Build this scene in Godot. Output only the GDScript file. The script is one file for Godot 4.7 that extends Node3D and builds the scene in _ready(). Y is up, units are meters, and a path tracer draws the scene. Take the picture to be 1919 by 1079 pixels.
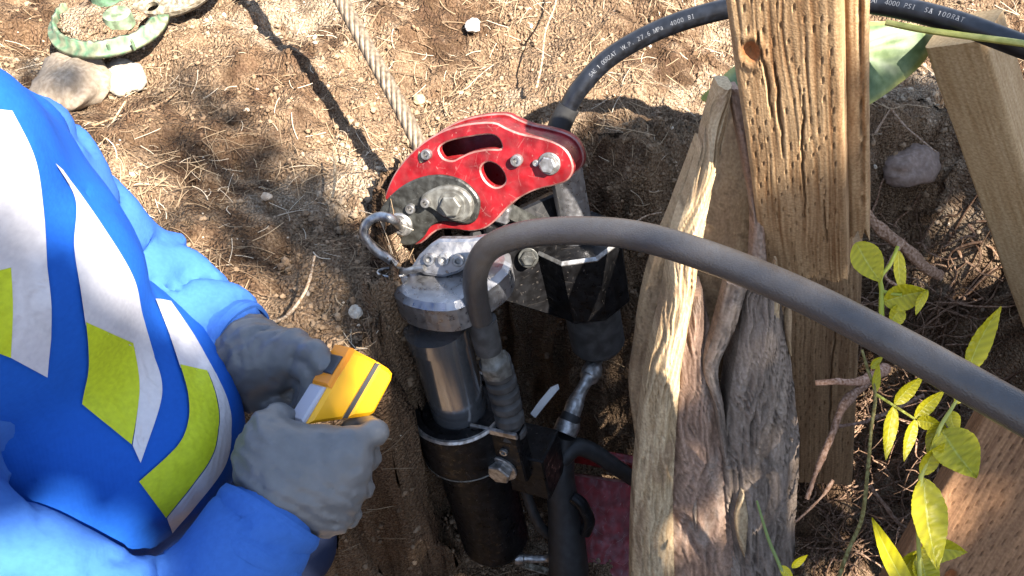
extends Node3D
# A hydraulic pipe pulling machine in a dug pit, a crouching worker with a yellow remote, timbers, hoses and roots.

const CAM_POS := Vector3(0, 0.95, 0)
const PITCH := 50.0
const FOV := 36.0
const TOWARDS_SUN := Vector3(0.42, 0.80, 0.43)

var rng := RandomNumberGenerator.new()
var noise := FastNoiseLite.new()
var fiber := FastNoiseLite.new()
var cells := FastNoiseLite.new()
var M := {}
var rim: PackedVector2Array
var taken := {}

# ---------------------------------------------------------------- pixels of a 1919 x 1079 picture to places
func ray(px: float, py: float) -> Vector3:
	var p := deg_to_rad(PITCH)
	var t := tan(deg_to_rad(FOV * 0.5)) / 539.5
	return Vector3(0, -sin(p), -cos(p)) + Vector3.RIGHT * ((px - 959.5) * t) + Vector3(0, cos(p), -sin(p)) * (-(py - 539.5) * t)

func V(px: float, py: float, d: float) -> Vector3:
	return CAM_POS + ray(px, py) * d

func G(px: float, py: float, y: float) -> Vector3:
	var r := ray(px, py)
	return CAM_POS + r * ((y - CAM_POS.y) / r.y)

func on_ground(px: float, py: float, lift := 0.0) -> Vector3:
	var r := ray(px, py).normalized()
	var t := 0.7
	while t < 6.0:
		var p := CAM_POS + r * t
		if p.y < height(p.x, p.z):
			break
		t += 0.006
	var q := CAM_POS + r * t
	return Vector3(q.x, height(q.x, q.z) + lift, q.z)

func on_plane(px: float, py: float, o: Vector3, n: Vector3) -> Vector3:
	var r := ray(px, py)
	return CAM_POS + r * ((o - CAM_POS).dot(n) / r.dot(n))

# ---------------------------------------------------------------- mesh collecting
class Mb:
	var v := PackedVector3Array()
	var c := PackedColorArray()
	var uv := PackedVector2Array()
	var f := PackedInt32Array()   # corners counter-clockwise seen from outside
	func add(p: Vector3, col := Color(1, 1, 1), t := Vector2.ZERO) -> int:
		v.append(p); c.append(col); uv.append(t)
		return v.size() - 1
	func tri(a: int, b: int, d: int) -> void:
		f.append(a); f.append(b); f.append(d)
	func quad(a: int, b: int, d: int, e: int) -> void:
		f.append(a); f.append(b); f.append(d)
		f.append(a); f.append(d); f.append(e)
	func flat(p: Array, col := Color(1, 1, 1)) -> void:
		var s := v.size()
		for q in p:
			add(q, col)
		for i in range(1, p.size() - 1):
			tri(s, s + i, s + i + 1)
	func mesh(m: Material) -> ArrayMesh:
		var n := PackedVector3Array()
		n.resize(v.size())
		var g := PackedInt32Array()
		g.resize(f.size())
		for i in range(0, f.size(), 3):
			var a := f[i]
			var b := f[i + 1]
			var d := f[i + 2]
			var k := (v[b] - v[a]).cross(v[d] - v[a])
			n[a] += k; n[b] += k; n[d] += k
			g[i] = a; g[i + 1] = d; g[i + 2] = b
		for i in n.size():
			var k := n[i]
			n[i] = k.normalized() if k.length_squared() > 1e-24 else Vector3.UP
		var arr := []
		arr.resize(Mesh.ARRAY_MAX)
		arr[Mesh.ARRAY_VERTEX] = v
		arr[Mesh.ARRAY_NORMAL] = n
		arr[Mesh.ARRAY_COLOR] = c
		arr[Mesh.ARRAY_TEX_UV] = uv
		arr[Mesh.ARRAY_INDEX] = g
		var am := ArrayMesh.new()
		am.add_surface_from_arrays(Mesh.PRIMITIVE_TRIANGLES, arr)
		am.surface_set_material(0, m)
		return am

func put(called: String, mb: Mb, m: Material, parent: Node = self) -> MeshInstance3D:
	var o := MeshInstance3D.new()
	o.mesh = mb.mesh(m)
	o.name = numbered(called) if parent == self else called
	parent.add_child(o, true)
	return o

func numbered(called: String) -> String:
	var k: int = taken.get(called, 0)
	taken[called] = k + 1
	return called if k == 0 else "%s_%03d" % [called, k]

func thing(called: String, label: String, category: String, group := "") -> Node3D:
	var o := Node3D.new()
	o.name = numbered(called)
	add_child(o)
	tag(o, label, category, group)
	return o

func tag(o: Node, label: String, category: String, group := "") -> void:
	o.set_meta("label", label)
	o.set_meta("category", category)
	if group != "":
		o.set_meta("group", group)

# ---------------------------------------------------------------- shapes
func spline(p: Array, n: int) -> Array:
	# Catmull-Rom through Vector4 (place, radius) or Vector3 or Vector2
	var out := []
	var last := p.size() - 1
	for i in n + 1:
		var t := float(i) / n * last
		var k := mini(int(t), last - 1)
		var u := t - k
		var a = p[maxi(k - 1, 0)]
		var b = p[k]
		var c = p[k + 1]
		var d = p[mini(k + 2, last)]
		out.append(0.5 * ((2.0 * b) + (c - a) * u + (2.0 * a - 5.0 * b + 4.0 * c - d) * u * u + (3.0 * b - a - 3.0 * c + d) * u * u * u))
	return out

func v4(p: Vector3, r: float) -> Vector4:
	return Vector4(p.x, p.y, p.z, r)

func xyz(q: Vector4) -> Vector3:
	return Vector3(q.x, q.y, q.z)

func frames(p: Array) -> Array:
	# a moving frame (side, up) along points
	var out := []
	var t0: Vector3 = (p[1] - p[0]).normalized()
	var s := t0.cross(Vector3.UP)
	if s.length() < 0.05:
		s = t0.cross(Vector3.RIGHT)
	s = s.normalized()
	for i in p.size():
		var t: Vector3 = (p[mini(i + 1, p.size() - 1)] - p[maxi(i - 1, 0)])
		t = t.normalized() if t.length() > 1e-9 else t0
		s = (s - t * s.dot(t)).normalized()
		out.append([s, t.cross(s).normalized(), t])
	return out

func tube(mb: Mb, q: Array, sides: int, col := Color(1, 1, 1), bump := 0.0, bump_freq := 60.0) -> void:
	# q: array of Vector4 (place, radius)
	var p := []
	for k in q:
		p.append(xyz(k))
	var fr := frames(p)
	var first := mb.v.size()
	var along := 0.0
	for i in q.size():
		if i > 0:
			along += (p[i] - p[i - 1]).length()
		for j in sides + 1:
			var a := TAU * (j % sides) / sides
			var dir: Vector3 = fr[i][0] * cos(a) + fr[i][1] * sin(a)
			var r: float = q[i].w
			if bump > 0.0:
				r *= 1.0 + bump * noise.get_noise_3dv((p[i] + dir * r) * bump_freq)
			mb.add(p[i] + dir * r, col, Vector2(float(j) / sides, along))
	for i in q.size() - 1:
		for j in sides:
			var a := first + i * (sides + 1) + j
			mb.quad(a, a + 1, a + sides + 2, a + sides + 1)
	for e in 2:
		var i := 0 if e == 0 else q.size() - 1
		var ring := []
		for j in sides:
			ring.append(mb.v[first + i * (sides + 1) + j])
		if e == 0:
			ring.reverse()
		mb.flat(ring, col)

func basis_of(axis: Vector3) -> Array:
	var z := axis.normalized()
	var x := z.cross(Vector3.UP)
	if x.length() < 0.05:
		x = z.cross(Vector3.RIGHT)
	x = x.normalized()
	return [x, z.cross(x), z]

func lathe(mb: Mb, prof: Array, o: Vector3, axis: Vector3, sides := 28, col := Color(1, 1, 1), side_hint := Vector3.ZERO, facets := false) -> void:
	# prof: Vector2(radius, distance along the axis), from the start outwards to the end
	var b := basis_of(axis)
	if side_hint != Vector3.ZERO:
		var x: Vector3 = (side_hint - b[2] * side_hint.dot(b[2])).normalized()
		b = [x, b[2].cross(x), b[2]]
	for i in prof.size() - 1:
		var s := mb.v.size()
		var p0: Vector2 = prof[i]
		var p1: Vector2 = prof[i + 1]
		for j in sides + 1:
			var a := TAU * j / sides
			var d: Vector3 = b[0] * cos(a) + b[1] * sin(a)
			if facets and j > 0 and j < sides:
				mb.add(o + d * p0.x + b[2] * p0.y, col); mb.add(o + d * p1.x + b[2] * p1.y, col)
			mb.add(o + d * p0.x + b[2] * p0.y, col); mb.add(o + d * p1.x + b[2] * p1.y, col)
		for j in sides:
			var k := s + (j * 4 if facets else j * 2)
			mb.quad(k, k + 2, k + 3, k + 1)

func hexbolt(mb: Mb, o: Vector3, n: Vector3, r: float, h: float, turn := 0.0) -> void:
	# washer, hex head with a chamfer
	lathe(mb, [Vector2(r * 1.28, -0.001), Vector2(r * 1.28, h * 0.2), Vector2(r * 1.2, h * 0.26), Vector2(0.0001, h * 0.26)], o, n, 24)
	var b := basis_of(n)
	var side: Vector3 = b[0] * cos(turn) + b[1] * sin(turn)
	lathe(mb, [Vector2(r, h * 0.2), Vector2(r, h * 0.88), Vector2(r * 0.86, h), Vector2(0.0001, h)], o, n, 6, Color(1, 1, 1), side, true)

func capscrew(mb: Mb, o: Vector3, n: Vector3, r: float, h: float) -> void:
	# round socket head: a rim with a sunk middle
	lathe(mb, [Vector2(r, -0.002), Vector2(r, h * 0.8), Vector2(r * 0.88, h), Vector2(r * 0.52, h), Vector2(r * 0.5, h * 0.35), Vector2(0.0001, h * 0.35)], o, n, 20)

func inset(poly: PackedVector2Array, by: float) -> PackedVector2Array:
	var out := PackedVector2Array()
	var n := poly.size()
	for i in n:
		var a := (poly[i] - poly[(i + n - 1) % n]).normalized()
		var b := (poly[(i + 1) % n] - poly[i]).normalized()
		var na := Vector2(-a.y, a.x)
		var nb := Vector2(-b.y, b.x)
		var m := na + nb
		m = m / maxf(m.dot(na), 0.4) if m.length() > 1e-6 else na
		out.append(poly[i] + m * by)
	return out

func ccw(poly: PackedVector2Array) -> PackedVector2Array:
	var area := 0.0
	for i in poly.size():
		var a := poly[i]
		var b := poly[(i + 1) % poly.size()]
		area += a.x * b.y - b.x * a.y
	if area < 0.0:
		poly.reverse()
	return poly

func plate(mb: Mb, poly_in: PackedVector2Array, o: Vector3, ex: Vector3, ey: Vector3, depth: float, bevel := 0.002, holes: Array = [], col := Color(1, 1, 1), edge_col := Color(1, 1, 1)) -> void:
	# front face at o facing ex x ey, going back by depth; holes: PackedVector2Arrays cut through
	var n := ex.cross(ey).normalized()
	var poly := ccw(poly_in.duplicate())
	var at := func(p: Vector2, z: float) -> Vector3: return o + ex * p.x + ey * p.y + n * z
	var inner := inset(poly, bevel)
	var k := poly.size()
	for i in k:
		var j := (i + 1) % k
		mb.flat([at.call(poly[i], -bevel), at.call(poly[j], -bevel), at.call(inner[j], 0.0), at.call(inner[i], 0.0)], edge_col)
		mb.flat([at.call(poly[i], -depth), at.call(poly[j], -depth), at.call(poly[j], -bevel), at.call(poly[i], -bevel)], col)
	var pieces := [inner]
	var bevelled := []
	for h in holes:
		var hole := ccw(h.duplicate())
		var out := inset(hole, -bevel)
		bevelled.append(out)
		for i in hole.size():
			var j := (i + 1) % hole.size()
			mb.flat([at.call(out[i], 0.0), at.call(out[j], 0.0), at.call(hole[j], -bevel), at.call(hole[i], -bevel)], edge_col)
			mb.flat([at.call(hole[i], -bevel), at.call(hole[j], -bevel), at.call(hole[j], -depth), at.call(hole[i], -depth)], col)
	for h in bevelled:
		# split through the hole's middle so that no piece has a hole
		var mid := Vector2.ZERO
		for p in h:
			mid += p
		mid /= h.size()
		var next := []
		for piece in pieces:
			for side in [-1.0, 1.0]:
				var half := PackedVector2Array([mid + Vector2(0, -9), mid + Vector2(9 * side, -9), mid + Vector2(9 * side, 9), mid + Vector2(0, 9)])
				for part in Geometry2D.intersect_polygons(piece, half):
					for cut in Geometry2D.clip_polygons(part, h):
						next.append(cut)
		pieces = next
	for piece in pieces:
		var q := ccw(piece)
		var ids := Geometry2D.triangulate_polygon(q)
		for i in range(0, ids.size(), 3):
			var a := q[ids[i]]
			var b := q[ids[i + 1]]
			var d := q[ids[i + 2]]
			if (b - a).cross(d - a) < 0.0:
				var e := b
				b = d
				d = e
			mb.flat([at.call(a, 0.0), at.call(b, 0.0), at.call(d, 0.0)], col)
			mb.flat([at.call(a, -depth), at.call(d, -depth), at.call(b, -depth)], col)

func box(mb: Mb, o: Vector3, ex: Vector3, ey: Vector3, size: Vector3, bevel := 0.003, col := Color(1, 1, 1)) -> void:
	# a box with chamfered edges around o; ex, ey and their cross product are its axes
	var ez := ex.cross(ey).normalized()
	var ax := [ex.normalized(), ey.normalized(), ez]
	var h := size * 0.5
	var hs := [h.x, h.y, h.z]
	for i in 3:
		for s in [-1.0, 1.0]:
			var a := (i + 1) % 3
			var b := (i + 2) % 3
			var c: Vector3 = o + ax[i] * hs[i] * s
			var da: Vector3 = ax[a] * (hs[a] - bevel)
			var db: Vector3 = ax[b] * (hs[b] - bevel)
			var p := [c - da - db, c + da - db, c + da + db, c - da + db]
			if s < 0.0:
				p.reverse()
			mb.flat(p, col)
	for i in 3:
		var a := (i + 1) % 3
		var b := (i + 2) % 3
		for sa in [-1.0, 1.0]:
			for sb in [-1.0, 1.0]:
				var l: Vector3 = ax[i] * (hs[i] - bevel)
				var p1: Vector3 = o + ax[a] * hs[a] * sa + ax[b] * (hs[b] - bevel) * sb
				var p2: Vector3 = o + ax[a] * (hs[a] - bevel) * sa + ax[b] * hs[b] * sb
				var p := [p1 - l, p1 + l, p2 + l, p2 - l]
				if ((p[1] - p[0]).cross(p[2] - p[0])).dot(p1 + p2 - o * 2.0) < 0.0:
					p.reverse()
				mb.flat(p, col)
	for sx in [-1.0, 1.0]:
		for sy in [-1.0, 1.0]:
			for sz in [-1.0, 1.0]:
				var p1: Vector3 = o + ax[0] * hs[0] * sx + ax[1] * (hs[1] - bevel) * sy + ax[2] * (hs[2] - bevel) * sz
				var p2: Vector3 = o + ax[0] * (hs[0] - bevel) * sx + ax[1] * hs[1] * sy + ax[2] * (hs[2] - bevel) * sz
				var p3: Vector3 = o + ax[0] * (hs[0] - bevel) * sx + ax[1] * (hs[1] - bevel) * sy + ax[2] * hs[2] * sz
				var p := [p1, p2, p3]
				if ((p2 - p1).cross(p3 - p1)).dot(p1 + p2 + p3 - o * 3.0) < 0.0:
					p.reverse()
				mb.flat(p, col)

func lump(mb: Mb, o: Vector3, r: Vector3, turn: Basis, rough: float, freq: float, seed_at: Vector3, cols: Callable, nu := 24, nv := 16) -> void:
	# an uneven rounded stone
	var s := mb.v.size()
	for i in nv + 1:
		var th := PI * i / nv
		for j in nu + 1:
			var ph := TAU * (j % nu) / nu
			var d := Vector3(sin(th) * cos(ph), cos(th), sin(th) * sin(ph))
			var k := 1.0 + rough * noise.get_noise_3dv(d * freq + seed_at) + rough * 0.4 * cells.get_noise_3dv(d * freq * 2.0 + seed_at)
			var p := o + turn * (d * r * k)
			mb.add(p, cols.call(p))
	for i in nv:
		for j in nu:
			var a := s + i * (nu + 1) + j
			mb.quad(a, a + 1, a + nu + 2, a + nu + 1)

# ---------------------------------------------------------------- materials
func picture(w: int, h: int, fn: Callable) -> ImageTexture:
	var im := Image.create(w, h, false, Image.FORMAT_RGB8)
	for y in h:
		for x in w:
			im.set_pixel(x, y, fn.call(x, y))
	return ImageTexture.create_from_image(im)

func noise_tex(seed_no: int, freq: float, octaves: int, low: Color, high: Color, size := 512, contrast := 1.0) -> ImageTexture:
	var n := FastNoiseLite.new()
	n.seed = seed_no
	n.noise_type = FastNoiseLite.TYPE_SIMPLEX
	n.frequency = freq
	n.fractal_octaves = octaves
	var im := n.get_seamless_image(size, size)
	im.convert(Image.FORMAT_L8)
	var data := im.get_data()
	var rgb := PackedByteArray()
	rgb.resize(size * size * 3)
	for i in data.size():
		var k := clampf((data[i] / 255.0 - 0.5) * contrast + 0.5, 0.0, 1.0)
		rgb[i * 3] = int(255.0 * lerpf(low.r, high.r, k))
		rgb[i * 3 + 1] = int(255.0 * lerpf(low.g, high.g, k))
		rgb[i * 3 + 2] = int(255.0 * lerpf(low.b, high.b, k))
	return ImageTexture.create_from_image(Image.create_from_data(size, size, false, Image.FORMAT_RGB8, rgb))

func scratched(m: StandardMaterial3D, seed_no: int, count: int, col: Color) -> void:
	# chips and scratches through the paint
	var r := RandomNumberGenerator.new()
	r.seed = seed_no
	var size := 512
	var im := Image.create(size, size, false, Image.FORMAT_RGB8)
	for i in count:
		var at := Vector2(r.randf(), r.randf()) * size
		var dir := Vector2.from_angle(r.randf() * TAU)
		var long := r.randf_range(2, 9) if r.randf() < 0.6 else r.randf_range(10, 60)
		var k := r.randf_range(0.25, 0.9)
		var w := 1 if long > 10.0 else r.randi_range(1, 3)
		for s in int(long):
			dir = dir.rotated(r.randf_range(-0.12, 0.12))
			at += dir
			for a in w:
				for b in w:
					im.set_pixel(posmod(int(at.x) + a, size), posmod(int(at.y) + b, size), Color(k, k, k))
	m.detail_enabled = true
	m.detail_blend_mode = BaseMaterial3D.BLEND_MODE_MIX
	m.detail_mask = ImageTexture.create_from_image(im)
	var flat := Image.create(4, 4, false, Image.FORMAT_RGB8)
	flat.fill(col)
	m.detail_albedo = ImageTexture.create_from_image(flat)

func lin(r: float, g: float, b: float) -> Color:
	return Color(r, g, b).linear_to_srgb()

func mat(called: String, col: Color, rough: float, metal := 0.0, vertex := false) -> StandardMaterial3D:
	var m := StandardMaterial3D.new()
	m.resource_name = called
	m.albedo_color = col
	m.roughness = rough
	m.metallic = metal
	m.vertex_color_use_as_albedo = vertex
	M[called] = m
	return m

func tri(m: StandardMaterial3D, scale: float) -> void:
	m.uv1_triplanar = true
	m.uv1_world_triplanar = true
	m.uv1_scale = Vector3.ONE * scale

func make_materials() -> void:
	var grime := noise_tex(3, 0.012, 5, Color(0.62, 0.6, 0.58), Color(1, 1, 1), 512, 1.8)
	var speck := noise_tex(4, 0.05, 3, Color(0.35, 0.33, 0.3), Color(1, 1, 1), 512, 2.6)
	var fine := noise_tex(5, 0.08, 4, Color(0, 0, 0), Color(1, 1, 1), 512, 1.4)
	var coarse := noise_tex(6, 0.02, 5, Color(0, 0, 0), Color(1, 1, 1), 512, 1.4)
	var rough_tex := noise_tex(7, 0.02, 5, Color(0.35, 0.35, 0.35), Color(1, 1, 1), 512, 1.6)
	var soil := mat("soil", Color(1, 1, 1), 0.96, 0.0, true)
	soil.albedo_texture = noise_tex(8, 0.06, 5, Color(0.60, 0.56, 0.53), Color(1, 1, 1), 1024, 1.9)
	soil.heightmap_enabled = true
	soil.heightmap_texture = noise_tex(9, 0.035, 5, Color(0, 0, 0), Color(1, 1, 1), 1024, 1.3)
	soil.heightmap_scale = 1.0
	soil.metallic_specular = 0.25
	tri(soil, 3.1)
	var clod := mat("clod", Color(1, 1, 1), 0.97, 0.0, true)
	clod.metallic_specular = 0.2
	var straw := mat("straw", Color(1, 1, 1), 0.75, 0.0, true)
	straw.metallic_specular = 0.3
	var wood := mat("wood", Color(1, 1, 1), 0.82, 0.0, true)
	wood.metallic_specular = 0.35
	wood.albedo_texture = noise_tex(10, 0.05, 4, Color(0.82, 0.8, 0.77), Color(1, 1, 1), 512, 1.6)
	wood.heightmap_enabled = true
	wood.heightmap_texture = fine
	wood.heightmap_scale = 0.025
	tri(wood, 7.0)
	var red := mat("red_paint", Color(1, 1, 1), 0.34, 0.0, true)
	red.albedo_texture = noise_tex(12, 0.01, 5, Color(0.66, 0.60, 0.58), Color(1, 1, 1), 512, 1.8)
	red.roughness_texture = rough_tex
	red.roughness = 0.7
	tri(red, 5.0)
	scratched(red, 41, 150, lin(0.34, 0.22, 0.19))
	var black := mat("black_paint", lin(0.010, 0.010, 0.011), 0.42)
	black.albedo_texture = grime
	black.roughness_texture = rough_tex
	black.roughness = 0.6
	black.metallic_specular = 0.28
	tri(black, 6.0)
	scratched(black, 43, 120, lin(0.16, 0.14, 0.12))
	var dusty := mat("dusty_black", lin(0.065, 0.064, 0.062), 0.7)
	dusty.albedo_texture = grime
	tri(dusty, 5.0)
	var casting := mat("steel_casting", lin(0.40, 0.40, 0.41), 0.42, 0.85)
	casting.albedo_texture = noise_tex(31, 0.01, 4, Color(0.84, 0.83, 0.82), Color(1, 1, 1), 512, 1.3)
	casting.roughness_texture = rough_tex
	casting.roughness = 0.6
	tri(casting, 7.0)
	var zinc := mat("zinc", lin(0.5, 0.5, 0.49), 0.4, 0.8)
	zinc.albedo_texture = grime
	tri(zinc, 11.0)
	var chrome := mat("chrome_rod", lin(0.38, 0.40, 0.43), 0.17, 0.85)
	chrome.albedo_texture = noise_tex(33, 0.006, 3, Color(0.9, 0.89, 0.87), Color(1, 1, 1), 256, 1.0)
	tri(chrome, 4.0)
	var gun := mat("gunmetal", lin(0.075, 0.077, 0.07), 0.5, 0.55)
	gun.albedo_texture = grime
	gun.roughness_texture = rough_tex
	gun.roughness = 0.7
	tri(gun, 8.0)
	scratched(gun, 47, 160, lin(0.30, 0.29, 0.27))
	var bolt_grey := mat("grey_cover", lin(0.20, 0.20, 0.18), 0.5, 0.35)
	bolt_grey.albedo_texture = grime
	tri(bolt_grey, 9.0)
	var hose := mat("dusty_hose", lin(0.052, 0.051, 0.052), 0.34)
	hose.albedo_texture = noise_tex(14, 0.015, 5, Color(0.92, 0.87, 0.82), Color(1, 1, 1), 512, 1.0)
	hose.heightmap_enabled = true
	hose.heightmap_texture = fine
	hose.heightmap_scale = 0.04
	tri(hose, 9.0)
	var hose2 := mat("black_hose", lin(0.013, 0.015, 0.02), 0.33)
	hose2.albedo_texture = grime
	tri(hose2, 9.0)
	var rubber := mat("rubber", lin(0.022, 0.022, 0.022), 0.6)
	rubber.albedo_texture = grime
	tri(rubber, 7.0)
	mat("print", lin(0.12, 0.125, 0.135), 0.6)
	mat("scrap", lin(0.55, 0.54, 0.52), 0.8)
	var rope := mat("wire", lin(0.27, 0.21, 0.145), 0.6, 0.3)
	rope.albedo_texture = grime
	tri(rope, 14.0)
	var cloth_bump := picture(256, 256, func(x, y): 
		var k: float = 0.5 + 0.25 * sin(x * TAU / 8.0) + 0.25 * sin(y * TAU / 8.0)
		return Color(k, k, k))
	var shirt := mat("blue_cloth", Color(1, 1, 1), 0.85, 0.0, true)
	shirt.metallic_specular = 0.25
	shirt.albedo_texture = noise_tex(15, 0.03, 4, Color(0.93, 0.93, 0.94), Color(1, 1, 1), 512, 1.3)
	shirt.heightmap_enabled = true
	shirt.heightmap_texture = cloth_bump
	shirt.heightmap_scale = 0.008
	tri(shirt, 9.0)
	var vest := mat("vest_cloth", lin(0.010, 0.085, 0.40), 0.8)
	vest.metallic_specular = 0.25
	vest.albedo_texture = shirt.albedo_texture
	vest.heightmap_enabled = true
	vest.heightmap_texture = cloth_bump
	vest.heightmap_scale = 0.008
	tri(vest, 9.0)
	var lime := mat("lime_tape", lin(0.44, 0.52, 0.006), 0.7)
	lime.albedo_texture = noise_tex(16, 0.05, 4, Color(0.88, 0.88, 0.84), Color(1, 1, 1), 512, 1.4)
	tri(lime, 6.0)
	var silver := mat("silver_and_glare_tape", lin(0.50, 0.50, 0.53), 0.5, 0.1)  # also whitens the upper lime bands as painted sun glare
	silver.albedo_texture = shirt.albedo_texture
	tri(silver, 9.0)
	var glove := mat("glove", lin(0.125, 0.128, 0.13), 0.42)
	glove.albedo_texture = noise_tex(17, 0.008, 3, Color(0.90, 0.90, 0.90), Color(1, 1, 1), 512, 1.2)
	glove.heightmap_enabled = true
	glove.heightmap_texture = fine
	glove.heightmap_scale = 0.004
	tri(glove, 10.0)
	mat("yellow_plastic", lin(0.80, 0.39, 0.005), 0.38)
	mat("orange_plastic", lin(0.72, 0.24, 0.004), 0.45)
	mat("dark_plastic", lin(0.035, 0.037, 0.04), 0.35)
	mat("grey_plastic", lin(0.38, 0.38, 0.42), 0.4)
	var leaf := mat("leaf", Color(1, 1, 1), 0.42, 0.0, true)
	leaf.backlight_enabled = true
	leaf.backlight = Color(0.85, 0.9, 0.2)
	var pad := mat("pad_leaf", Color(1, 1, 1), 0.5, 0.0, true)
	pad.albedo_texture = noise_tex(18, 0.02, 4, Color(0.7, 0.75, 0.62), Color(1, 1, 1), 512, 2.0)
	tri(pad, 4.0)
	var root := mat("root", Color(1, 1, 1), 0.9, 0.0, true)
	root.metallic_specular = 0.2
	root.albedo_texture = noise_tex(51, 0.05, 4, Color(0.6, 0.52, 0.45), Color(1, 1, 1), 512, 1.7)
	tri(root, 6.0)
	var stone := mat("stone", Color(1, 1, 1), 0.9, 0.0, true)
	stone.albedo_texture = noise_tex(19, 0.02, 5, Color(0.78, 0.75, 0.72), Color(1, 1, 1), 512, 1.5)
	stone.heightmap_enabled = true
	stone.heightmap_texture = coarse
	stone.heightmap_scale = 0.06
	tri(stone, 8.0)
	var lid := mat("lid_plastic", lin(0.32, 0.28, 0.21), 0.8)
	lid.albedo_texture = noise_tex(20, 0.03, 5, Color(0.55, 0.52, 0.46), Color(1, 1, 1), 512, 2.0)
	lid.heightmap_enabled = true
	lid.heightmap_texture = coarse
	lid.heightmap_scale = 0.2
	tri(lid, 5.0)
	var green := mat("green_plastic", Color(1, 1, 1), 0.6, 0.0, true)
	green.albedo_texture = grime
	tri(green, 6.0)
	mat("skin", lin(0.42, 0.24, 0.16), 0.55)
	mat("hair", lin(0.02, 0.014, 0.01), 0.6)
	var crown := mat("crown_leaf", lin(0.05, 0.10, 0.025), 0.55)
	crown.backlight_enabled = true
	crown.backlight = Color(0.3, 0.45, 0.12)
	mat("tree_bark", lin(0.12, 0.09, 0.06), 0.9)
	mat("trouser_cloth", lin(0.02, 0.03, 0.06), 0.9)

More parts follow.
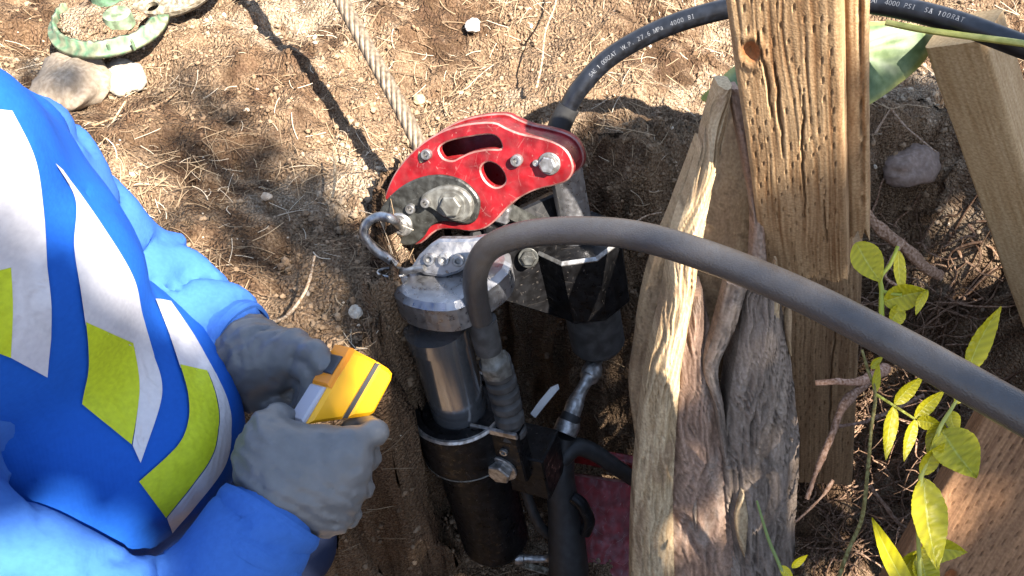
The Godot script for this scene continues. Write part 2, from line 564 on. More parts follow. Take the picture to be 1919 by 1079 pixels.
# ---------------------------------------------------------------- distance field figures
class Field:
	var o: Vector3
	var h: float
	var nx: int
	var ny: int
	var nz: int
	var f: PackedFloat32Array
	func _init(lo: Vector3, hi: Vector3, cell: float) -> void:
		o = lo
		h = cell
		nx = int((hi.x - lo.x) / cell) + 2
		ny = int((hi.y - lo.y) / cell) + 2
		nz = int((hi.z - lo.z) / cell) + 2
		f = PackedFloat32Array()
		f.resize(nx * ny * nz)
		f.fill(1.0)
	func capsule(a: Vector3, b: Vector3, ra: float, rb: float, k: float) -> void:
		var pad := maxf(ra, rb) + k + h * 3.0
		var lo := (Vector3(minf(a.x, b.x), minf(a.y, b.y), minf(a.z, b.z)) - Vector3.ONE * pad - o) / h
		var hi := (Vector3(maxf(a.x, b.x), maxf(a.y, b.y), maxf(a.z, b.z)) + Vector3.ONE * pad - o) / h
		var ab := b - a
		var l2 := maxf(ab.length_squared(), 1e-9)
		var kk := maxf(k, 1e-5)
		for z in range(maxi(int(lo.z), 0), mini(int(hi.z) + 1, nz)):
			for y in range(maxi(int(lo.y), 0), mini(int(hi.y) + 1, ny)):
				var row := (z * ny + y) * nx
				for x in range(maxi(int(lo.x), 0), mini(int(hi.x) + 1, nx)):
					var p := o + Vector3(x, y, z) * h - a
					var t := clampf(p.dot(ab) / l2, 0.0, 1.0)
					var d := (p - ab * t).length() - (ra + (rb - ra) * t)
					var e := f[row + x]
					var q := maxf(kk - absf(d - e), 0.0) / kk
					f[row + x] = minf(d, e) - q * q * kk * 0.25
	func ball(a: Vector3, r: float, k: float) -> void:
		capsule(a, a + Vector3(0, 0.0005, 0), r, r, k)
	func warp(fn: Callable, near: float) -> void:
		var i := 0
		for z in nz:
			for y in ny:
				for x in nx:
					if absf(f[i]) < near:
						f[i] += fn.call(o + Vector3(x, y, z) * h)
					i += 1
	func at(p: Vector3) -> float:
		var q := (p - o) / h
		var x := int(q.x)
		var y := int(q.y)
		var z := int(q.z)
		if q.x < 0.0 or q.y < 0.0 or q.z < 0.0 or x >= nx - 1 or y >= ny - 1 or z >= nz - 1:
			return 1.0
		var u := q - Vector3(x, y, z)
		var i := (z * ny + y) * nx + x
		var j := i + nx * ny
		var a := lerpf(lerpf(f[i], f[i + 1], u.x), lerpf(f[i + nx], f[i + nx + 1], u.x), u.y)
		var b := lerpf(lerpf(f[j], f[j + 1], u.x), lerpf(f[j + nx], f[j + nx + 1], u.x), u.y)
		return lerpf(a, b, u.z)
	func slope(p: Vector3) -> Vector3:
		var e := h * 0.7
		return Vector3(at(p + Vector3(e, 0, 0)) - at(p - Vector3(e, 0, 0)), at(p + Vector3(0, e, 0)) - at(p - Vector3(0, e, 0)), at(p + Vector3(0, 0, e)) - at(p - Vector3(0, 0, e))).normalized()
	func hit(from: Vector3, dir: Vector3, t0: float, t1: float) -> float:
		var t := t0
		while t < t1:
			var d := at(from + dir * t)
			if d < 0.0006:
				return t
			t += clampf(d * 0.8, 0.0008, h * 1.5)
		return -1.0
	func net(mb: Mb, cols: Callable) -> void:
		var ids := {}
		var sx := 1
		var sy := nx
		var sz := nx * ny
		for z in nz - 1:
			for y in ny - 1:
				var row := (z * ny + y) * nx
				for x in nx - 1:
					var i := row + x
					var v0 := f[i]
					var s := v0 < 0.0
					if absf(v0) > h * 3.0:
						continue
					var c := [v0, f[i + 1], f[i + sy], f[i + sy + 1], f[i + sz], f[i + sz + 1], f[i + sz + sy], f[i + sz + sy + 1]]
					var mixed := false
					for k in 8:
						if (c[k] < 0.0) != s:
							mixed = true
							break
					if not mixed:
						continue
					var sum := Vector3.ZERO
					var n := 0
					for e in [[0, 1], [2, 3], [4, 5], [6, 7], [0, 2], [1, 3], [4, 6], [5, 7], [0, 4], [1, 5], [2, 6], [3, 7]]:
						var a: float = c[e[0]]
						var b: float = c[e[1]]
						if (a < 0.0) != (b < 0.0):
							var t := a / (a - b)
							var pa := Vector3(e[0] & 1, (e[0] >> 1) & 1, (e[0] >> 2) & 1)
							var pb := Vector3(e[1] & 1, (e[1] >> 1) & 1, (e[1] >> 2) & 1)
							sum += pa.lerp(pb, t)
							n += 1
					var p := o + (Vector3(x, y, z) + sum / n) * h
					ids[i] = mb.add(p, cols.call(p))
		for i in ids:
			var a: bool = f[i] < 0.0
			# edges along x, y and z that leave this cell's first corner
			if (f[i + sx] < 0.0) != a and ids.has(i - sy) and ids.has(i - sz) and ids.has(i - sy - sz):
				if a: mb.quad(ids[i], ids[i - sy], ids[i - sy - sz], ids[i - sz])
				else: mb.quad(ids[i], ids[i - sz], ids[i - sy - sz], ids[i - sy])
			if (f[i + sy] < 0.0) != a and ids.has(i - sx) and ids.has(i - sz) and ids.has(i - sx - sz):
				if a: mb.quad(ids[i], ids[i - sz], ids[i - sx - sz], ids[i - sx])
				else: mb.quad(ids[i], ids[i - sx], ids[i - sx - sz], ids[i - sz])
			if (f[i + sz] < 0.0) != a and ids.has(i - sx) and ids.has(i - sy) and ids.has(i - sx - sy):
				if a: mb.quad(ids[i], ids[i - sx], ids[i - sx - sy], ids[i - sy])
				else: mb.quad(ids[i], ids[i - sy], ids[i - sx - sy], ids[i - sx])

# ---------------------------------------------------------------- ground
func make_rim() -> void:
	var px := [[690, 640], [688, 590], [692, 545], [735, 500], [702, 430], [722, 330], [762, 272], [830, 232], [930, 215], [1040, 208], [1130, 250], [1230, 240], [1350, 205], [1500, 190], [1640, 178], [1800, 172]]
	rim = PackedVector2Array()
	for p in px:
		var g := G(p[0], p[1], 0.0)
		rim.append(Vector2(g.x, g.z))
	for p in [[1.02, -1.1], [1.05, -0.5], [1.0, 0.25], [0.2, 0.42], [-0.7, 0.36], [-0.92, 0.0], [-0.93, -0.5], [-0.72, -0.66], [-0.4, -0.63], [-0.28, -0.655]]:
		rim.append(Vector2(p[0], p[1]))

func rim_distance(p: Vector2) -> float:
	# positive inside the pit
	var best := 1e9
	var inside := false
	var n := rim.size()
	var j := n - 1
	for i in n:
		var a := rim[i]
		var b := rim[j]
		var ab := b - a
		var t := clampf((p - a).dot(ab) / ab.length_squared(), 0.0, 1.0)
		best = minf(best, (p - a - ab * t).length_squared())
		if (a.y > p.y) != (b.y > p.y) and p.x < (b.x - a.x) * (p.y - a.y) / (b.y - a.y) + a.x:
			inside = not inside
		j = i
	return sqrt(best) * (1.0 if inside else -1.0)

func height(x: float, z: float) -> float:
	var s := rim_distance(Vector2(x, z))
	s += noise.get_noise_2d(x * 9.0 + 40.0, z * 9.0) * 0.035
	var wide := lerpf(0.10, 0.34, smoothstep(-0.05, 0.3, x)) if z < -0.45 else 0.2
	var h := -0.66 * smoothstep(0.0, wide, s)
	# the bank sinks towards the rim
	if s < 0.0:
		h -= 0.05 * exp(s * 6.0)
	h += noise.get_noise_2d(x * 2.2, z * 2.2) * 0.045
	h += noise.get_noise_2d(x * 7.0 + 9.0, z * 7.0) * 0.022
	return h

func fine_height(x: float, z: float) -> float:
	var a := noise.get_noise_2d(x * 24.0, z * 24.0 + 5.0) * 0.010
	var b := noise.get_noise_2d(x * 70.0 + 3.0, z * 70.0) * 0.0045
	var c := cells.get_noise_2d(x * 28.0, z * 28.0)
	var d := cells.get_noise_2d(x * 75.0, z * 75.0 + 7.0)
	return a + b - maxf(0.0, c + 0.55) * 0.02 - maxf(0.0, d + 0.5) * 0.008

func soil_color(x: float, z: float) -> Color:
	# patches of dry and moist earth by place alone, the same at every depth
	var n := noise.get_noise_2d(x * 5.0, z * 5.0 + 20.0)
	var m := noise.get_noise_2d(x * 22.0 + 7.0, z * 22.0)
	var dust := smoothstep(0.0, 0.5, noise.get_noise_2d(x * 3.1 + 5.0, z * 3.1) + 0.38 + 0.5 * m)
	var dark := Color(0.105, 0.064, 0.038)
	var tan_ := Color(0.205, 0.130, 0.076)
	var dry := Color(0.345, 0.245, 0.155)
	var c := dark.lerp(tan_, smoothstep(-0.45, 0.4, n + 0.5 * m))
	var powder := smoothstep(0.15, 0.6, noise.get_noise_2d(x * 1.7 + 31.0, z * 1.7) + 0.5 * m + 0.3 * n)
	return c.lerp(dry, dust * 0.75).lerp(Color(0.50, 0.40, 0.285), powder * 0.8)

func axis_steps(lo: float, hi: float, step: float, far: float) -> PackedFloat32Array:
	var a := PackedFloat32Array()
	var x := lo
	while x < hi:
		a.append(x)
		x += step
	var out := PackedFloat32Array()
	var grow := []
	var d := step * 1.5
	var q := lo
	while q > -far:
		q -= d
		d *= 1.35
		grow.append(q)
	grow.reverse()
	for g in grow:
		out.append(g)
	out.append_array(a)
	d = step * 1.5
	q = a[a.size() - 1]
	while q < far:
		q += d
		d *= 1.35
		out.append(q)
	return out

func make_ground() -> void:
	var xs := axis_steps(-1.25, 1.25, 0.0085, 60.0)
	var zs := axis_steps(-1.85, 0.1, 0.0085, 60.0)
	var mb := Mb.new()
	for z in zs:
		for x in xs:
			var far := maxf(absf(x), absf(z)) > 3.0
			var flat_y := 0.0 if far else height(x, z)
			var wall := smoothstep(-0.05, -0.12, flat_y) * smoothstep(-0.64, -0.57, flat_y)
			var y := 0.0 if far else flat_y + fine_height(x, z) * (1.0 - 0.8 * wall)
			var p := Vector3(x, y, z)
			if not far and y < -0.04 and y > -0.64:
				# lumps in the steep walls of the pit
				var k := 0.026 * noise.get_noise_3dv(p * 14.0) + 0.016 * noise.get_noise_3dv(p * 38.0) - 0.018 * maxf(0.0, cells.get_noise_3dv(p * 24.0) + 0.55)
				p += Vector3(signf(0.3 - x) * -0.75, 0.4, 0.55) * k * smoothstep(-0.04, -0.10, y)
			mb.add(p, soil_color(x, z))
	var w := xs.size()
	for j in zs.size() - 1:
		for i in w - 1:
			var a := j * w + i
			mb.quad(a, a + w, a + w + 1, a + 1)
	var o := put("ground", mb, M.soil)
	o.set_meta("kind", "structure")
	tag(o, "tan dry soil with a dug pit full of darker earth", "ground")

func multi(called: String, shape: Mesh, where: Array, cols: Array, label: String, category: String) -> void:
	var mm := MultiMesh.new()
	mm.transform_format = MultiMesh.TRANSFORM_3D
	mm.use_colors = true
	mm.mesh = shape
	mm.instance_count = where.size()
	for i in where.size():
		mm.set_instance_transform(i, where[i])
		mm.set_instance_color(i, cols[i])
	var o := MultiMeshInstance3D.new()
	o.multimesh = mm
	o.name = called
	add_child(o)
	o.set_meta("kind", "stuff")
	tag(o, label, category)

func stalk(bends: Array, r: float) -> ArrayMesh:
	var q := []
	for b in bends:
		q.append(v4(b, r))
	var mb := Mb.new()
	tube(mb, spline(q, 6), 4)
	return mb.mesh(M.straw)

func ground_basis(x: float, z: float, turn: float, tilt: float) -> Basis:
	var e := 0.02
	var n := Vector3(height(x - e, z) - height(x + e, z), 2.0 * e, height(x, z - e) - height(x, z + e)).normalized()
	var f := Vector3(cos(turn), 0, sin(turn))
	f = (f - n * f.dot(n)).normalized()
	f = (f + n * tilt).normalized()
	var s := f.cross(n).normalized()
	return Basis(f, s.cross(f), s)

func make_litter() -> void:
	# straw and dry root hairs
	var kinds := [stalk([Vector3(-0.5, 0, 0), Vector3(-0.2, 0.05, 0.05), Vector3(0.2, 0.04, 0.02), Vector3(0.5, 0, -0.08)], 0.028), stalk([Vector3(-0.5, 0, 0.1), Vector3(-0.1, 0.07, -0.02), Vector3(0.25, 0.06, 0.04), Vector3(0.5, 0.02, 0.14)], 0.024), stalk([Vector3(-0.5, 0, -0.2), Vector3(-0.25, 0.03, 0.02), Vector3(0.1, 0.10, 0.10), Vector3(0.45, 0.06, -0.10)], 0.032)]
	for k in kinds.size():
		var where := []
		var cols := []
		var tries := 0
		while where.size() < 2300 and tries < 60000:
			tries += 1
			var x := rng.randf_range(-1.2, 1.25)
			var z := rng.randf_range(-1.75, -0.45)
			var s := rim_distance(Vector2(x, z))
			var want := 0.12 + 0.95 * smoothstep(-0.1, 0.4, noise.get_noise_2d(x * 4.0 + 30.0, z * 4.0))
			if s > 0.06:
				want *= 0.22 if x < 0.3 else 0.1
			if x > 0.05 and z < -1.0:
				want *= 1.6
			if rng.randf() > want:
				continue
			var l := rng.randf_range(0.012, 0.05) if rng.randf() < 0.9 else rng.randf_range(0.05, 0.10)
			var b := ground_basis(x, z, rng.randf_range(0, TAU), rng.randf_range(-0.12, 0.3))
			var thin := minf(l * rng.randf_range(0.3, 0.8), 0.020)
			where.append(Transform3D(b * Basis.from_scale(Vector3(l, thin, thin)), Vector3(x, height(x, z) + fine_height(x, z) + 0.002, z)))
			var t := rng.randf()
			var c := Color(0.42, 0.31, 0.19).lerp(Color(0.13, 0.08, 0.045), t)
			if rng.randf() < 0.12:
				c = Color(0.54, 0.45, 0.33)
			cols.append(c)
		multi(["dry_straw", "dry_grass", "root_hair"][k], kinds[k], where, cols, ["short pale straw scattered over the tan soil", "curled dry grass bits strewn on the bank", "bent brown root hairs lying on the dug soil"][k], ["straw", "grass", "roots"][k])
	# crumbs of earth
	for k in 2:
		var mb := Mb.new()
		lump(mb, Vector3.ZERO, Vector3(1, 0.6, 0.8), Basis(), 0.9, 1.6 + k, Vector3(k * 9.0, 3, 1), func(_p): return Color(1, 1, 1), 9, 6)
		var shape := mb.mesh(M.clod)
		var where := []
		var cols := []
		while where.size() < (9000 if k == 0 else 1500):
			var x := rng.randf_range(-1.2, 1.25)
			var z := rng.randf_range(-1.75, -0.4)
			if rng.randf() > 0.35 + 0.8 * smoothstep(-0.2, 0.4, noise.get_noise_2d(x * 5.0, z * 5.0 + 60.0)):
				continue
			var r := 0.0018 + 0.0055 * pow(rng.randf(), 3.0)
			var b := Basis(Vector3(rng.randf() - 0.5, 1, rng.randf() - 0.5).normalized(), rng.randf_range(0, TAU)) * Basis.from_scale(Vector3.ONE * r)
			where.append(Transform3D(b, Vector3(x, height(x, z) + fine_height(x, z) + r * 0.2, z)))
			var c := soil_color(x, z) * rng.randf_range(0.65, 1.1)
			if rng.randf() < 0.03:
				c = Color(0.5, 0.42, 0.32)
			cols.append(c)
		for i in (1700 if k == 0 else 0):
			# clods sticking in the walls
			var e := rim[rng.randi_range(0, 17)].lerp(rim[rng.randi_range(0, 17)], 0.0)
			var x := e.x + rng.randf_range(-0.16, 0.16)
			var z := e.y + rng.randf_range(-0.16, 0.16)
			var y := height(x, z)
			if y > -0.03 or y < -0.6:
				continue
			var r := 0.003 + 0.008 * pow(rng.randf(), 3.0)
			where.append(Transform3D(Basis(Vector3(rng.randf() - 0.5, 1, rng.randf() - 0.5).normalized(), rng.randf_range(0, TAU)) * Basis.from_scale(Vector3.ONE * r), Vector3(x, y, z)))
			cols.append(soil_color(x, z) * rng.randf_range(0.65, 1.1))
		multi(["soil_crumbs", "gravel_bits"][k], shape, where, cols, ["loose crumbs of brown soil over the bank and pit", "small rounded gravel bits mixed into the soil"][k], ["soil", "gravel"][k])

func make_stones() -> void:
	var spots := [
		[1700, 318, 0.062, Color(0.33, 0.245, 0.195), "large pinkish brown stone half buried beside the upright post"],
		[668, 588, 0.013, Color(0.62, 0.56, 0.46), "small cream stone on the lit edge of the pit"],
		[140, 165, 0.085, Color(0.36, 0.295, 0.22), "big pale dusty rock behind the worker's shoulder"],
		[235, 150, 0.048, Color(0.46, 0.42, 0.35), "white rounded rock against the big dusty rock"],
		[887, 52, 0.020, Color(0.66, 0.62, 0.56), "white chip of stone on straw beyond the red housing"],
		[500, 372, 0.010, Color(0.55, 0.45, 0.34), "tan pebble on the sunlit bank"],
		[786, 188, 0.014, Color(0.55, 0.43, 0.25), "yellowish pebble right beside the wire rope"],
		[1855, 820, 0.03, Color(0.16, 0.12, 0.10), "dark stone wedged behind the orange timber"],
		[1765, 838, 0.024, Color(0.22, 0.16, 0.13), "brown stone among the roots behind yellow leaves"],
		[320, 463, 0.007, Color(0.7, 0.68, 0.64), "tiny white chip touching the raised blue sleeve"],
	]
	for s in spots:
		var at := on_ground(s[0], s[1])
		var r: float = s[2]
		var base: Color = s[3]
		var mb := Mb.new()
		lump(mb, at + Vector3(0, r * 0.12, 0), Vector3(r, r * 0.5, r * 0.8), Basis(Vector3.UP, s[0] * 0.37), 0.24, 1.2, Vector3(s[0] * 0.013, s[1] * 0.017, 2), func(p): return base * (0.85 + 0.3 * noise.get_noise_3dv(p * 40.0)), 28, 18)
		tag(put("stone", mb, M.stone), s[4], "stone", "loose stones around the pit")

func root_tube(px: Array, d: Array, r0: float, r1: float, n := 26) -> Array:
	var q := []
	for i in px.size():
		var t := float(i) / (px.size() - 1)
		q.append(v4(V(px[i][0], px[i][1], d[i]), lerpf(r0, r1, t)))
	return spline(q, n)

func make_roots() -> void:
	var spec := [
		["thick pale root stub", [[1610, 380], [1640, 420], [1690, 460], [1730, 500], [1760, 515]], [1.36, 1.36, 1.36, 1.37, 1.40], 0.010, 0.012, Color(0.40, 0.28, 0.20), "thick pale root poking out above the yellow leaves"],
		["", [[1528, 718], [1570, 715], [1620, 712], [1660, 690]], [1.26, 1.25, 1.26, 1.3], 0.005, 0.011, Color(0.55, 0.36, 0.26), "sunlit pink root end against the dark lower timber"],
		["", [[1625, 715], [1580, 760], [1560, 810], [1535, 870], [1512, 935]], [1.27, 1.24, 1.23, 1.22, 1.22], 0.010, 0.004, Color(0.36, 0.24, 0.18), "long hanging root tapering down beside the lower timber"],
		["", [[1560, 900], [1540, 930], [1510, 960], [1490, 978]], [1.26, 1.25, 1.25, 1.25], 0.004, 0.002, Color(0.24, 0.17, 0.13), "thin root curling at the foot of the lower timber"],
		["", [[1630, 910], [1660, 950], [1690, 985], [1730, 1000]], [1.25, 1.26, 1.27, 1.3], 0.004, 0.003, Color(0.30, 0.21, 0.16), "bent root running towards the orange timber"],
		["", [[1690, 452], [1670, 490], [1660, 520], [1700, 545]], [1.33, 1.33, 1.34, 1.36], 0.006, 0.002, Color(0.50, 0.36, 0.26), "forked root under the thick pale root"],
		["", [[1560, 800], [1620, 790], [1690, 760], [1730, 740]], [1.27, 1.29, 1.3, 1.32], 0.004, 0.003, Color(0.26, 0.18, 0.14), "dark slim root crossing behind the hanging root"],
		["", [[1670, 205], [1700, 240], [1755, 285]], [1.42, 1.41, 1.38], 0.0022, 0.0015, Color(0.45, 0.36, 0.28), "straight thin twig above the pinkish stone"],
		["", [[1640, 250], [1655, 225], [1668, 205]], [1.42, 1.42, 1.42], 0.002, 0.0014, Color(0.42, 0.33, 0.25), "short thin twig slanting beside the post above the stone"],
		["", [[1005, 165], [1015, 120], [1022, 60], [1040, 10], [1045, -30]], [1.5, 1.5, 1.55, 1.62, 1.66], 0.0026, 0.002, Color(0.52, 0.42, 0.30), "upright dry stem rising in front of the black hose"],
		["", [[590, 480], [575, 540], [540, 590], [505, 605]], [1.2, 1.17, 1.13, 1.1], 0.0022, 0.0028, Color(0.60, 0.48, 0.34), "pale forked twig leading to the raised glove"],
		["", [[625, 275], [628, 330], [624, 370]], [1.39, 1.34, 1.31], 0.003, 0.003, Color(0.58, 0.46, 0.30), "stiff straw upright on the bank left of the red housing"],
		["", [[130, 255], [210, 222], [300, 195], [345, 160]], [1.46, 1.49, 1.52, 1.55], 0.0035, 0.002, Color(0.42, 0.31, 0.2), "long brown twig on the bank above the worker's shoulder"],
		["", [[190, 290], [200, 250], [235, 190]], [1.44, 1.46, 1.5], 0.0022, 0.0018, Color(0.55, 0.44, 0.3), "crossed pale twig over the long brown twig"],
		["", [[1180, 425], [1210, 405], [1240, 398]], [1.3, 1.31, 1.32], 0.002, 0.0014, Color(0.5, 0.4, 0.3), "small grey twig between the steel rod and the log"],
		["", [[700, 690], [735, 720], [742, 760], [745, 800]], [1.28, 1.3, 1.32, 1.36], 0.0014, 0.001, Color(0.40, 0.28, 0.18), "fine root hanging on the pit wall beside the cylinder"],
	]
	for s in spec:
		var mb := Mb.new()
		var base: Color = s[5]
		tube(mb, root_tube(s[1], s[2], s[3] * 0.75, s[4] * 0.75, 40), 10, base, 0.6, 26.0)
		tag(put("root" if s[6].contains("root") else "twig", mb, M.root), s[6], "root" if s[6].contains("root") else "twig")
	# a mat of thin roots in the wall of the pit on the right
	var mb := Mb.new()
	for i in 560:
		var px := rng.randf_range(1440, 1840)
		var py := rng.randf_range(420, 1079)
		if rng.randf() < 0.4:
			px = rng.randf_range(1540, 1760)
			py = rng.randf_range(700, 1060)
		var at := on_ground(px, py, 0.006)
		var q := []
		var dir := Vector3(rng.randf_range(-1, 1), rng.randf_range(-0.4, 0.6), rng.randf_range(-0.3, 1)).normalized()
		var r := rng.randf_range(0.0008, 0.0030)
		var step := rng.randf_range(0.012, 0.03)
		for k in 6:
			q.append(v4(at, r * (1.0 - k * 0.12)))
			dir = (dir + Vector3(rng.randf_range(-0.7, 0.7), rng.randf_range(-0.7, 0.5), rng.randf_range(-0.6, 0.6))).normalized()
			at += dir * step
			at.y = maxf(at.y, height(at.x, at.z) + 0.003)
		tube(mb, spline(q, 12), 5, Color(0.40, 0.28, 0.20).lerp(Color(0.15, 0.10, 0.07), rng.randf()) * rng.randf_range(0.8, 1.3))
	var o := put("root_tangle", mb, M.root)
	o.set_meta("kind", "stuff")
	tag(o, "tangle of thin brown roots in the pit wall behind the leaves", "roots")

# ---------------------------------------------------------------- timber
func timber(called: String, a: Vector3, b: Vector3, side: Vector3, w: float, t: float, seed_no: float, pale: Color, dark: Color, incised: bool, knots: Array, cracks: Array, rag := 0.0) -> Mb:
	# a sawn timber from a to b: the face of width w looks along (b - a) x side, its left edge at -side; real grooves, cracks and incising slits
	var mb := Mb.new()
	var ax := (b - a).normalized()
	var l := (b - a).length()
	var ex := (side - ax * side.dot(ax)).normalized()
	var ez := ex.cross(ax).normalized()   # out of the face
	var step := 0.0013 if incised else 0.0026
	var nl := int(l / (0.0026 if incised else 0.0034))
	var ring := []   # [x, z, nx, nz, face]
	var bev := 0.006
	var nw := int((w - bev * 2) / step)
	var nt := int((t - bev * 2) / (step * 1.3))
	for i in nw + 1:
		ring.append([lerpf(-w / 2 + bev, w / 2 - bev, float(i) / nw), 0.0, 0.0, 1.0, 0])
	for k in range(1, 4):
		var q := PI / 2 * k / 4.0
		ring.append([w / 2 - bev + bev * sin(q), -bev + bev * cos(q), sin(q), cos(q), 1])
	for i in nt + 1:
		ring.append([w / 2, lerpf(-bev, -t + bev, float(i) / nt), 1.0, 0.0, 1])
	ring.append([w / 2 - bev * 0.3, -t + bev * 0.3, 0.7, -0.7, 1])
	for i in 7:
		ring.append([lerpf(w / 2 - bev, -w / 2 + bev, i / 6.0), -t, 0.0, -1.0, 2])
	ring.append([-w / 2 + bev * 0.3, -t + bev * 0.3, -0.7, -0.7, 3])
	for i in nt + 1:
		ring.append([-w / 2, lerpf(-t + bev, -bev, float(i) / nt), -1.0, 0.0, 3])
	for k in range(1, 4):
		var q := PI / 2 * k / 4.0
		ring.append([-w / 2 + bev - bev * cos(q), -bev + bev * sin(q), -cos(q), sin(q), 3])
	var m := ring.size()
	for j in nl + 1:
		var y := l * j / nl
		for i in m:
			var r = ring[i]
			var across: float = r[0] if r[4] % 2 == 0 else r[1] + seed_no * 0.1
			var g := fiber.get_noise_3d(across * 230.0 + 1.5 * noise.get_noise_2d(across * 10.0, y * 3.0 + seed_no), y * 3.0, seed_no * 7.0 + r[4] * 31.0)
			var band := sin((across * 120.0 + 5.0 * noise.get_noise_2d(across * 8.0 + seed_no, y * 2.0)) * 1.7)
			var k := noise.get_noise_3d(across * 10.0, y * 6.0, seed_no + r[4])
			var push := g * 0.0006 + k * 0.0010
			var c := pale.lerp(dark, clampf(0.42 - g * 0.75 + band * 0.12 - k * 0.35, 0.0, 1.0))
			for kn in knots:
				var dd := Vector2((r[0] - kn[0]) / kn[2], (y - kn[1]) / (kn[2] * 1.5)).length()
				if r[4] == 0 and dd < 2.2:
					c = c.lerp(Color(0.30, 0.10, 0.03) if dd < 0.9 else dark, clampf(1.6 - dd, 0.0, 0.85))
					push += -0.007 * clampf(1.0 - dd, 0.0, 1.0) + 0.002 * exp(-pow(dd - 1.3, 2.0) * 6.0)
			for cr in cracks:
				if r[4] != cr[4] or y < cr[1] or y > cr[2]:
					continue
				var mid: float = cr[0] + 0.0035 * noise.get_noise_1d(y * 14.0 + cr[1] * 50.0) + cr[5] * (y - cr[1])
				var dc := absf(across - seed_no * 0.1 * (r[4] % 2) - mid)
				var ww: float = cr[3] * minf(1.0, minf(y - cr[1], cr[2] - y) * 14.0)
				if dc < ww:
					push -= 0.008 * (1.0 - dc / ww)
					c = c.lerp(dark * 0.8, 0.5)
			if incised and r[4] == 0:
				# slits in staggered rows, 9 mm apart across and 42 mm along
				var col := floorf(r[0] / 0.0078)
				var ph := y / 0.027 + (0.5 if int(col) % 2 == 0 else 0.0) + 0.22 * noise.get_noise_2d(col * 3.0, y * 5.0)
				var row := ph - floorf(ph)
				var keep := noise.get_noise_2d(col * 17.0, floorf(ph) * 13.0) > -0.15
				if keep and row < 0.26 + 0.16 * noise.get_noise_2d(col * 5.0, floorf(ph) * 7.0) and absf(r[0] - (col + 0.5) * 0.0078 - 0.0018 * noise.get_noise_2d(col * 9.0, floorf(ph) * 3.0)) < 0.00062:
					push -= 0.0022
					c = c.lerp(dark * 0.8, 0.6)
			var along := y
			if rag > 0.0 and j < 8:
				along += rag * (noise.get_noise_2d(r[0] * 60.0, r[1] * 60.0 + seed_no) + 0.6 * fiber.get_noise_2d(r[0] * 300.0, r[1] * 300.0)) * (8 - j) / 8.0
			mb.add(a + ax * along + ex * (r[0] + r[2] * push) + ez * (r[1] + r[3] * push), c)
	for j in nl:
		for i in m:
			var i2 := (i + 1) % m
			mb.quad(j * m + i, j * m + i2, j * m + m + i2, j * m + m + i)
	for e in 2:
		var s := mb.v.size()
		var mid := Vector3.ZERO
		for i in m:
			var q := mb.v[(0 if e == 0 else nl * m) + i]
			mid += q
			mb.add(q, pale * 0.9)
		mb.add(mid / m, pale * 0.85)
		for i in m:
			if e == 0:
				mb.tri(s + (i + 1) % m, s + i, s + m)
			else:
				mb.tri(s + i, s + (i + 1) % m, s + m)
	return mb

func strip(left: Array, right: Array, thick: float, bulge: float, seed_no: float, cols: Array, nv := 170, nu := 16, rough := 1.0) -> Mb:
	# a split slab of log between two traced edges [px, py, depth], with ridged fibres running along it
	var mb := Mb.new()
	var lp := []
	var rp := []
	for p in left:
		lp.append(V(p[0], p[1], p[2]))
	for p in right:
		rp.append(V(p[0], p[1], p[2]))
	lp = spline(lp, nv)
	rp = spline(rp, nv)
	var back: Vector3 = Vector3(0, -sin(deg_to_rad(PITCH)) * 0.35, -0.94).normalized()
	var m := nu * 2 + 2
	var total: float = 0.0
	for j in nv + 1:
		if j > 0:
			total += (lp[j] - lp[j - 1]).length()
		var wid: float = (rp[j] - lp[j]).length()
		for i in m:
			var front := i <= nu
			var u := float(i) / nu if front else float(m - 1 - i) / nu
			var p: Vector3 = lp[j].lerp(rp[j], u)
			var across := u * wid
			var swirl := 0.012 * noise.get_noise_2d(across * 12.0 + seed_no, total * 5.0)
			var g := fiber.get_noise_3d((across + swirl) * 130.0, total * 5.0, seed_no * 11.0)
			var g2 := fiber.get_noise_3d((across + swirl * 1.6) * 380.0, total * 12.0, seed_no * 3.0)
			var lumpy := noise.get_noise_3d(across * 16.0, total * 8.0, seed_no)
			var off := -bulge * sin(PI * u) - (g * 0.0034 + g2 * 0.0022 + lumpy * 0.0030) * rough
			if not front:
				off = thick + bulge * 0.2 * sin(PI * u) + g * 0.002
			p += back * off
			var mixv := clampf(0.5 + g * 0.9 + lumpy * 0.8, 0.0, 1.0)
			var c: Color = cols[0].lerp(cols[1], mixv)
			var stain := smoothstep(0.12, 0.45, noise.get_noise_3d(across * 30.0 + 50.0, total * 9.0, seed_no * 2.0))
			c = c.lerp(cols[2], stain * 0.8)
			c = c.lerp(cols[0] * 0.5, clampf(-g2 * 1.2 - 0.10, 0.0, 0.75))
			c = c.lerp(cols[1] * 1.15, clampf(g2 * 1.1 - 0.15, 0.0, 0.5))
			mb.add(p, c)
	for j in nv:
		for i in m:
			var i2 := (i + 1) % m
			mb.quad(j * m + i, j * m + m + i, j * m + m + i2, j * m + i2)
	for e in 2:
		var s := mb.v.size()
		var mid := Vector3.ZERO
		for i in m:
			mid += mb.v[(0 if e == 0 else nv * m) + i]
			mb.add(mb.v[(0 if e == 0 else nv * m) + i], cols[1])
		mb.add(mid / m, cols[1])
		for i in m:
			if e == 0:
				mb.tri(s + (i + 1) % m, s + m, s + i)
			else:
				mb.tri(s + i, s + m, s + (i + 1) % m)
	return mb

